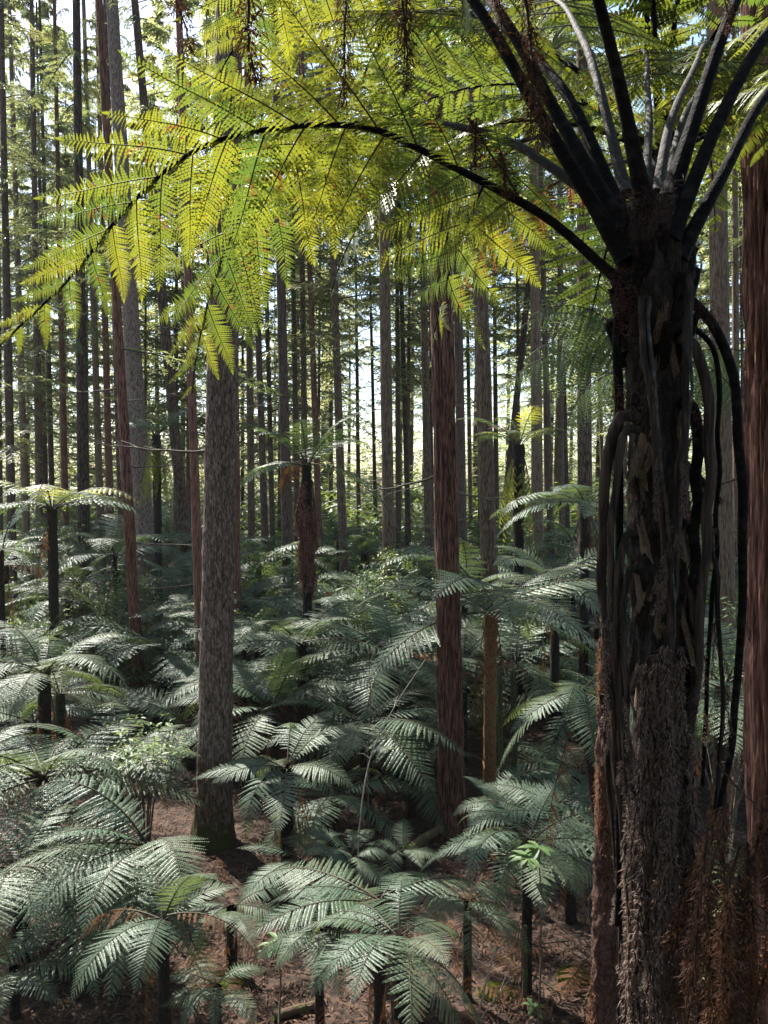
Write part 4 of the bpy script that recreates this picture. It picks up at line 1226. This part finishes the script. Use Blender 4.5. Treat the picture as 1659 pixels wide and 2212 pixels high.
for k in range(46):
    px = random.uniform(1385, 1490)
    top = random.uniform(1330, 1560) + abs(px - 1440) * 2.2 if k < 16 else random.uniform(1600, 2100)
    if k >= 16:
        px = random.uniform(1362, 1498)
    d = 2.69 - 0.09 * (1 - ((px - 1425) / 95) ** 2) + random.uniform(-.02, .02)
    o = link('dead_frond', random.choice(ROPE_G), BT)
    o.matrix_basis = Matrix.LocRotScale(loc(P(px, top, d)), Matrix.Rotation(random.uniform(0, 6.28), 3, 'Z') @ Matrix.Rotation(random.uniform(-.07, .07), 3, 'X'), Vector((1.0, 1.0, random.uniform(0.6, 1.0))))
# brown curtain at the lower right
for k in range(46):
    px = random.uniform(1515, 1690)
    top = 1640 + (1 - (px - 1500) / 190) * 160 + random.uniform(-20, 420)
    d = random.uniform(2.15, 2.6)
    o = link('dead_frond', random.choice(ROPE_B + ROPE_D), BT)
    o.matrix_basis = Matrix.LocRotScale(loc(P(px, top, d)), Matrix.Rotation(random.uniform(0, 6.28), 3, 'Z') @ Matrix.Rotation(random.uniform(-.25, .25), 3, 'X'), Vector((.8, .8, random.uniform(0.25, 0.6))))
for c in [([(1490, 1790, 2.55), (1580, 1890, 2.4), (1690, 2010, 2.3)], .006, .004), ([(1470, 1930, 2.5), (1570, 2030, 2.4), (1690, 2150, 2.3)], .006, .004), ([(1450, 2080, 2.45), (1540, 2180, 2.4), (1640, 2290, 2.3)], .006, .004), ([(1540, 1640, 2.55), (1610, 1720, 2.45), (1690, 1800, 2.4)], .005, .003)]:
    stipe(*c, mat='stipe_dead')
# withered pinnae dangling overhead
for px, top, ln, d, tl, sx in [(345, -120, 0.36, 2.6, 0.25, .8), (520, -120, 0.40, 2.3, 0.12, 1.1), (745, -160, 0.52, 2.4, -.02, .8), (865, -160, 0.50, 2.5, 0.03, .9), (880, -100, 0.36, 2.5, -.04, .8),
                               (1118, -120, 0.62, 2.45, 0.12, 1.0), (1150, 60, 0.32, 2.45, 0.02, .9), (1010, 255, 0.30, 2.6, 0.55, .8), (1030, 255, 0.16, 2.6, 0.0, .8), (1080, 330, 0.15, 2.6, 0.2, .6), (1560, -60, .2, 2.6, .1, .6), (1075, -60, .25, 2.5, .1, .7)]:
    o = link('dead_pinna', random.choice(ROPE_D), BT)
    o.matrix_basis = Matrix.LocRotScale(loc(P(px, top, d)), Matrix.Rotation(-tl, 3, 'Y') @ Matrix.Rotation(random.uniform(0, 6.28), 3, 'Z'), Vector((sx, sx, ln)))


# red scales under the crown
def scale_tuft(seed):
    g = np.random.default_rng(seed)
    mb = MB()
    n = 90
    O = g.normal(0, 0.02, (n, 3)) * np.array([1, 1, 1.7])
    X = unit(g.normal(0, 1, (n, 3)) + np.array([0, 0, -.8]))
    Y = unit(np.cross(X, np.array([0.3, 1, 0.2])))
    mb.leaves(*LANCE, O, X, Y, np.cross(X, Y), g.uniform(.015, .04, n), .0028, 0, curl=g.uniform(-.4, .5, n))
    return mb.mesh('scale_tuft', M['red_scale'])


TU = [scale_tuft(700 + i) for i in range(3)]
for k, (px, py, d) in enumerate([(1340, 640, 2.68), (1350, 690, 2.68), (1362, 730, 2.66), (1345, 660, 2.7), (1530, 680, 2.7), (1350, 860, 2.66), (1500, 900, 2.66), (1420, 470, 2.66), (1360, 430, 2.68), (1440, 420, 2.68), (1400, 440, 2.66), (1330, 600, 2.68)]):
    o = link('scale_tuft', random.choice(TU), BT)
    o['kind'] = 'stuff'
    o.matrix_basis = Matrix.LocRotScale(loc(P(px, py, d)), Matrix.Rotation(random.uniform(0, 6.28), 3, 'Z'), Vector((1, 1, 1)))

# ------------------------------------------------------------------ shaggy red fern trunk behind the black one
c = P(1322, 1330, 5.2)
b = Vector((P(1298, 2000, 5.2).x, 5.2, float(gz(1.5, 5.2)) - .05))
t = empty('old_fern_trunk', b, 'shaggy red-brown fern trunk just left behind the black tree fern', 'tree fern')
link('trunk', trunk_mesh('old_trunk', c.z - b.z, 0.085, 0.075, (c.x - b.x, 0), 32, 160, 'fern', 5, M['fern_trunk_red'], flare=0.3, amp=1.8), t)
for k in range(46):
    z = random.uniform(0.5, c.z - b.z)
    az = random.uniform(0, 6.28)
    o = link('dead_frond', random.choice(ROPE_B), t)
    o.matrix_basis = Matrix.LocRotScale(Vector(((c.x - b.x) * z / (c.z - b.z) + .08 * math.cos(az), .08 * math.sin(az), z)), Matrix.Rotation(az, 3, 'Z'), Vector((.7, .7, random.uniform(.3, .6))))

# ------------------------------------------------------------------ shrubs and seedlings
LEAF = MB()
LEAF.leaves(*BLADE, [(0, 0, 0)], [(1, 0, 0)], [(0, 1, 0)], [(0, 0, 1)], 1.0, 0.34, 0, curl=0.35)
LEAFM = LEAF.mesh('broad_leaf', M['shrub_leaf'])


def seedling(label, px, py, d, h, whorls, leaf, nl=6, group=None):
    """upright stem with whorls of pointed leaves"""
    p = P(px, py, d)
    gzv = float(gz(p.x, d)) - 0.03
    t = empty('seedling', (p.x, d, gzv), label, 'plant', group)
    top = p.z - gzv
    mb = MB()
    pts = [(0, 0, 0), (0.03, 0, top * 0.5), (0, 0, top)]
    mb.tube(pts, [0.012, 0.009, 0.006], 6)
    tips = [(0, 0, top)]
    for k in range(whorls - 1):
        a = random.uniform(0, 6.28)
        e = (0.22 * h * math.cos(a), 0.22 * h * math.sin(a), top - random.uniform(0.02, 0.3) * h)
        mb.tube([(0, 0, e[2] - 0.15 * h), e], [0.005, 0.004], 5)
        tips.append(e)
    link('stem', mb.mesh('seedling_stem', M['twig']), t)
    for e in tips:
        a0 = random.uniform(0, 6.28)
        for k in range(nl):
            a = a0 + k * 6.28 / nl + random.uniform(-.2, .2)
            o = link('leaf', LEAFM, t)
            s = leaf * random.uniform(.75, 1.15)
            o.matrix_basis = Matrix.LocRotScale(Vector(e), Matrix.Rotation(a, 3, 'Z') @ Matrix.Rotation(random.uniform(-.5, .3), 3, 'Y'), Vector((s, s, s)))
    return t


seedling('seedling with star-like whorls of pointed leaves before the sunlit fern', 1165, 1832, 7.6, 0.6, 4, 0.19, 7)
seedling('low green seedling with broad leaves on the dark floor', 600, 2030, 7.9, 0.4, 3, 0.15, 5)
seedling('small seedling at the foot of the sunlit fern', 1150, 2170, 7.9, 0.2, 2, 0.13, 5)


def shrub(label, px, py, d, rad, h, n, leaf, group=None, mat='shrub_leaf'):
    """bush: forked stems and many small leaves gathered in clumps"""
    p = P(px, py, d)
    z0 = float(gz(p.x, d)) - 0.05
    t = empty('leafy_shrub', (p.x, d, z0), label, 'shrub', group)
    top = max(h, p.z - z0)
    g = np.random.default_rng(random.randint(0, 99999))
    mb = MB()
    tips = []
    for k in range(16):
        a = g.uniform(0, 6.28)
        rr = rad * math.sqrt(g.random())
        e = np.array([rr * math.cos(a), rr * math.sin(a), top - h * g.uniform(0, 0.9)])
        mb.tube([(0, 0, 0), (e[0] * .3, e[1] * .3, e[2] * .55), e], [.014, .009, .004], 4)
        for q in range(3):
            tips.append(e + g.normal(0, rad * 0.16, 3))
    link('stem', mb.mesh('shrub_stems', M['twig']), t)
    tips = np.array(tips)
    mb = MB()
    O = tips[g.integers(0, len(tips), n)] + g.normal(0, rad * 0.11, (n, 3))
    a = g.uniform(0, 6.28, n)
    X = unit(np.stack([np.cos(a), np.sin(a), g.uniform(-.6, .5, n)], 1))
    Z = unit(np.stack([g.uniform(-.5, .5, n), g.uniform(-.5, .5, n), np.ones(n)], 1))
    Y = unit(np.cross(Z, X))
    mb.leaves(*LANCE, O, X, Y, np.cross(X, Y), leaf * g.uniform(.6, 1.3, n), leaf * 0.36, 0, curl=g.uniform(0, .4, n))
    link('crown', mb.mesh('shrub_crown', M[mat]), t)


GS = 'leafy shrubs among the ferns'
shrub('glossy shrub catching the light left of the thick grey trunk, low down', 310, 1570, 10.9, 0.55, 0.6, 420, 0.11, GS)
shrub('bright small-leaved shrub left of the thick grey trunk', 398, 1290, 20, 0.6, 2.4, 1000, 0.10, GS)
shrub('bright small-leaved shrub right of the thick grey trunk', 520, 1290, 17, 0.7, 2.2, 1200, 0.10, GS)
shrub('shadowy shrub at the left behind the shaded tree ferns', 200, 1260, 19, 1.3, 2.2, 2000, 0.12, GS)
shrub('dark needly bush between the thin black fern trunk and the leaning trunk', 215, 1150, 21, 1.3, 2.6, 2600, 0.12, GS, 'needle')
shrub('dense bush behind the skirted tree fern, on its right', 770, 1230, 21, 1.2, 2.2, 2000, 0.12, GS)
shrub('bush at the foot of the dark trunks left of the skirted fern', 570, 1200, 24, 1.3, 2.0, 1800, 0.13, GS)
shrub('bush between the straight brown trunk and the central reddish one', 900, 1190, 22, 1.1, 2.2, 1800, 0.12, GS)
shrub('bush showing right of the broad pale trunk', 1120, 1170, 23, 1.1, 2.2, 1600, 0.12, GS)
shrub('bright bush in the gap left of the big redwood', 1575, 1330, 10, 0.7, 1.8, 1200, 0.09, GS)

# ------------------------------------------------------------------ logs, saplings, sticks
def stick(name, label, cat, pts, r0, r1, mat, twigs=0, seg=8):
    w = [P(*p) for p in pts]
    if cat in ('sapling', 'stick', 'stump'):
        q = w[0].copy()
        q.z = float(gz(q.x, q.y)) - 0.03
        q.x += 0.02
        if w[0].z - q.z > 0.08:
            w.insert(0, q)
    b = w[0].copy()
    pp, _ = spline([p - b for p in w], 24)
    pp = pp + 0.012 * np.stack([vnoise(np.arange(24) * .4, pts[0][0], .5), 0 * np.arange(24), vnoise(np.arange(24) * .4, pts[0][1], 8.5)], 1) * min(1, r0 * 40)
    mb = MB()
    u = np.linspace(0, 1, 24)
    mb.tube(pp, (r0 + (r1 - r0) * u) * (1 + 0.12 * vnoise(u * 12, pts[0][0], 3.3)), seg)
    o = link(name, mb.mesh(name, M[mat], True))
    o.location = b
    tag(o, label, cat)
    for k in range(twigs):
        q = random.randint(8, 22)
        e = pp[q] + np.array([random.uniform(-.35, .35), random.uniform(-.15, .15), random.uniform(.1, .4)])
        mb = MB()
        mb.tube([pp[q], (pp[q] + e) / 2 + np.array([0, 0, .03]), e], [r1 * .9 + .001, r1 * .7 + .001, .0015], 4)
        link('twig', mb.mesh('twig', M[mat]), o)
    return o


stick('fallen_log', 'mossy fallen log slanting up beside the grey trunk foot', 'log', [(590, 1765, 11.9), (640, 1800, 11.4), (690, 1850, 10.9)], .09, .07, 'moss_log', seg=14)
stick('fallen_log', 'short mossy log near the foot of the central trunk', 'log', [(868, 1850, 11.0), (905, 1820, 11.4), (950, 1790, 11.9)], .08, .065, 'moss_log', seg=14)
stick('fallen_log', 'reddish fallen branch lying at the bottom left corner', 'log', [(20, 2180, 8.1), (120, 2120, 8.7), (230, 2060, 9.3)], .045, .03, 'bark_red', seg=10)
stick('fallen_log', 'dark log lying at the very bottom left of the fanning fern', 'log', [(590, 2195, 8.0), (640, 2180, 8.1), (690, 2168, 8.2)], .05, .04, 'moss_log', seg=10)
stick('sapling', 'bare pale sapling leaning before the central trunk', 'sapling', [(775, 1800, 10.4), (800, 1640, 10.4), (850, 1530, 10.4), (918, 1425, 10.4)], .014, .004, 'twig_pale', 7)
stick('sapling', 'thin dark upright sapling at the centre', 'sapling', [(795, 1640, 11.0), (800, 1520, 11.0), (796, 1360, 11.0)], .010, .004, 'twig', 3)
stick('sapling', 'bare arching twigs before the dark bushes, right of the skirted fern', 'sapling', [(700, 1330, 17), (760, 1270, 17), (830, 1262, 17), (900, 1290, 17)], .012, .004, 'twig_pale', 6)
stick('stick', 'white bare stick poking up at the bottom, right of the fanning fern', 'stick', [(1028, 2215, 7.9), (1048, 2130, 7.8), (1072, 2045, 7.7)], .012, .008, 'twig_pale', 1)
stick('stick', 'thin pale stick crossing low beside the white one', 'stick', [(1040, 2200, 7.8), (1075, 2150, 7.8), (1105, 2110, 7.8)], .006, .004, 'twig_pale', 1)
stick('sapling', 'spindly sapling beside the black trunk at the lower right', 'sapling', [(1300, 2200, 7.0), (1290, 2080, 7.0), (1270, 1960, 7.0), (1290, 1900, 7.0)], .007, .003, 'twig', 5)
stick('sapling', 'mossy stump stem below the sunlit fern', 'stump', [(1133, 2150, 8.1), (1135, 2080, 8.1), (1133, 2000, 8.1)], .03, .024, 'moss_log', 0)
stick('sapling', 'dark mossy stem under the hanging fronds, left of two', 'sapling', [(1085, 1700, 11.5), (1082, 1600, 11.5), (1080, 1450, 11.5)], .045, .04, 'fern_trunk_moss', 0, 12)
stick('sapling', 'dark mossy stem under the hanging fronds, right of two', 'sapling', [(1112, 1710, 11.8), (1110, 1600, 11.8), (1108, 1450, 11.8)], .05, .045, 'fern_trunk_moss', 0, 12)
# brown fallen fronds
for k, (px, py, d, az, lb) in enumerate([(1230, 1930, 9.2, 200, 'dry brown frond heap in the sun patch behind the sunlit fern'), (1270, 1960, 8.8, 240, 'dry brown frond lying beside the black trunk'), (1180, 1960, 9.0, 160, 'dry brown frond under the sunlit fern'),
                                         (1200, 2150, 8.2, 140, 'orange dry frond at the foot of the sunlit fern stem'), (1260, 2190, 7.9, 60, 'orange dry frond at the bottom beside the black trunk'),
                                         (30, 2120, 8.4, 20, 'brown dead frond in the bottom left corner'), (680, 1850, 10.6, 10, 'pale dry frond on the sunlit floor right of the grey trunk'), (430, 2190, 7.9, 100, 'withered grey frond hanging at the bottom under the small fern')]):
    p = P(px, py, d)
    o = link('fallen_frond', FLATDEAD[k % 2], None, Matrix.LocRotScale(Vector((p.x, d, float(gz(p.x, d)) + 0.07 + 0.02 * k)), Matrix.Rotation(R(az), 3, 'Z'), Vector((.7, .7, .9))))
    tag(o, lb, 'dead frond', 'dry fallen fronds')
# moss cushions
for k, (px, py, d, s, lb) in enumerate([(1075, 2105, 8.4, .22, 'moss cushion right of the fanning fern'), (1240, 2110, 8.6, .2, 'green moss cushion in the sun near the black trunk'), (470, 2090, 8.5, .3, 'mossy mound right of the small fresh fern')]):
    p = P(px, py, d)
    g_ = np.random.default_rng(900 + k)
    mb = MB()
    n = 1600
    a = g_.uniform(0, 6.28, n)
    rr = np.sqrt(g_.random(n))
    O = np.stack([s * rr * np.cos(a), s * 0.8 * rr * np.sin(a), s * 0.35 * np.sqrt(np.maximum(0, 1 - rr ** 2)) * (1 + 0.3 * vnoise(rr * 5 * np.cos(a), rr * 5 * np.sin(a), k))], 1)
    X = unit(g_.normal(0, 1, (n, 3)) + np.array([0, 0, 1.2]))
    Y = unit(np.cross(X, g_.normal(0, 1, (n, 3))))
    mb.leaves(*LANCE, O, X, Y, np.cross(X, Y), g_.uniform(.02, .05, n), .012, 0)
    o = link('moss_cushion', mb.mesh('moss_cushion', M['moss']))
    o.location = (p.x, d, float(gz(p.x, d)) - 0.02)
    tag(o, lb, 'moss', 'moss cushions on the floor')

# ------------------------------------------------------------------ thin haze between the trunks
_v = bpy.data.meshes.new('haze')
_c = [(-160, -60, -1), (160, -60, -1), (160, 170, -1), (-160, 170, -1), (-160, -60, 45), (160, -60, 45), (160, 170, 45), (-160, 170, 45)]
_v.from_pydata(_c, [], [(0, 3, 2, 1), (4, 5, 6, 7), (0, 1, 5, 4), (1, 2, 6, 5), (2, 3, 7, 6), (3, 0, 4, 7)])
hm, ht, ho = new_mat('haze')
pv = ht.nodes.new('ShaderNodeVolumePrincipled')
pv.inputs['Color'].default_value = (0.92, 0.96, 1.0, 1)
pv.inputs['Density'].default_value = 0.0002
ht.links.new(pv.outputs[0], ho.inputs['Volume'])
_v.materials.append(hm)
hz = link('haze', _v)
tag(hz, 'thin pale haze hanging between the trunks', 'haze', kind='stuff')
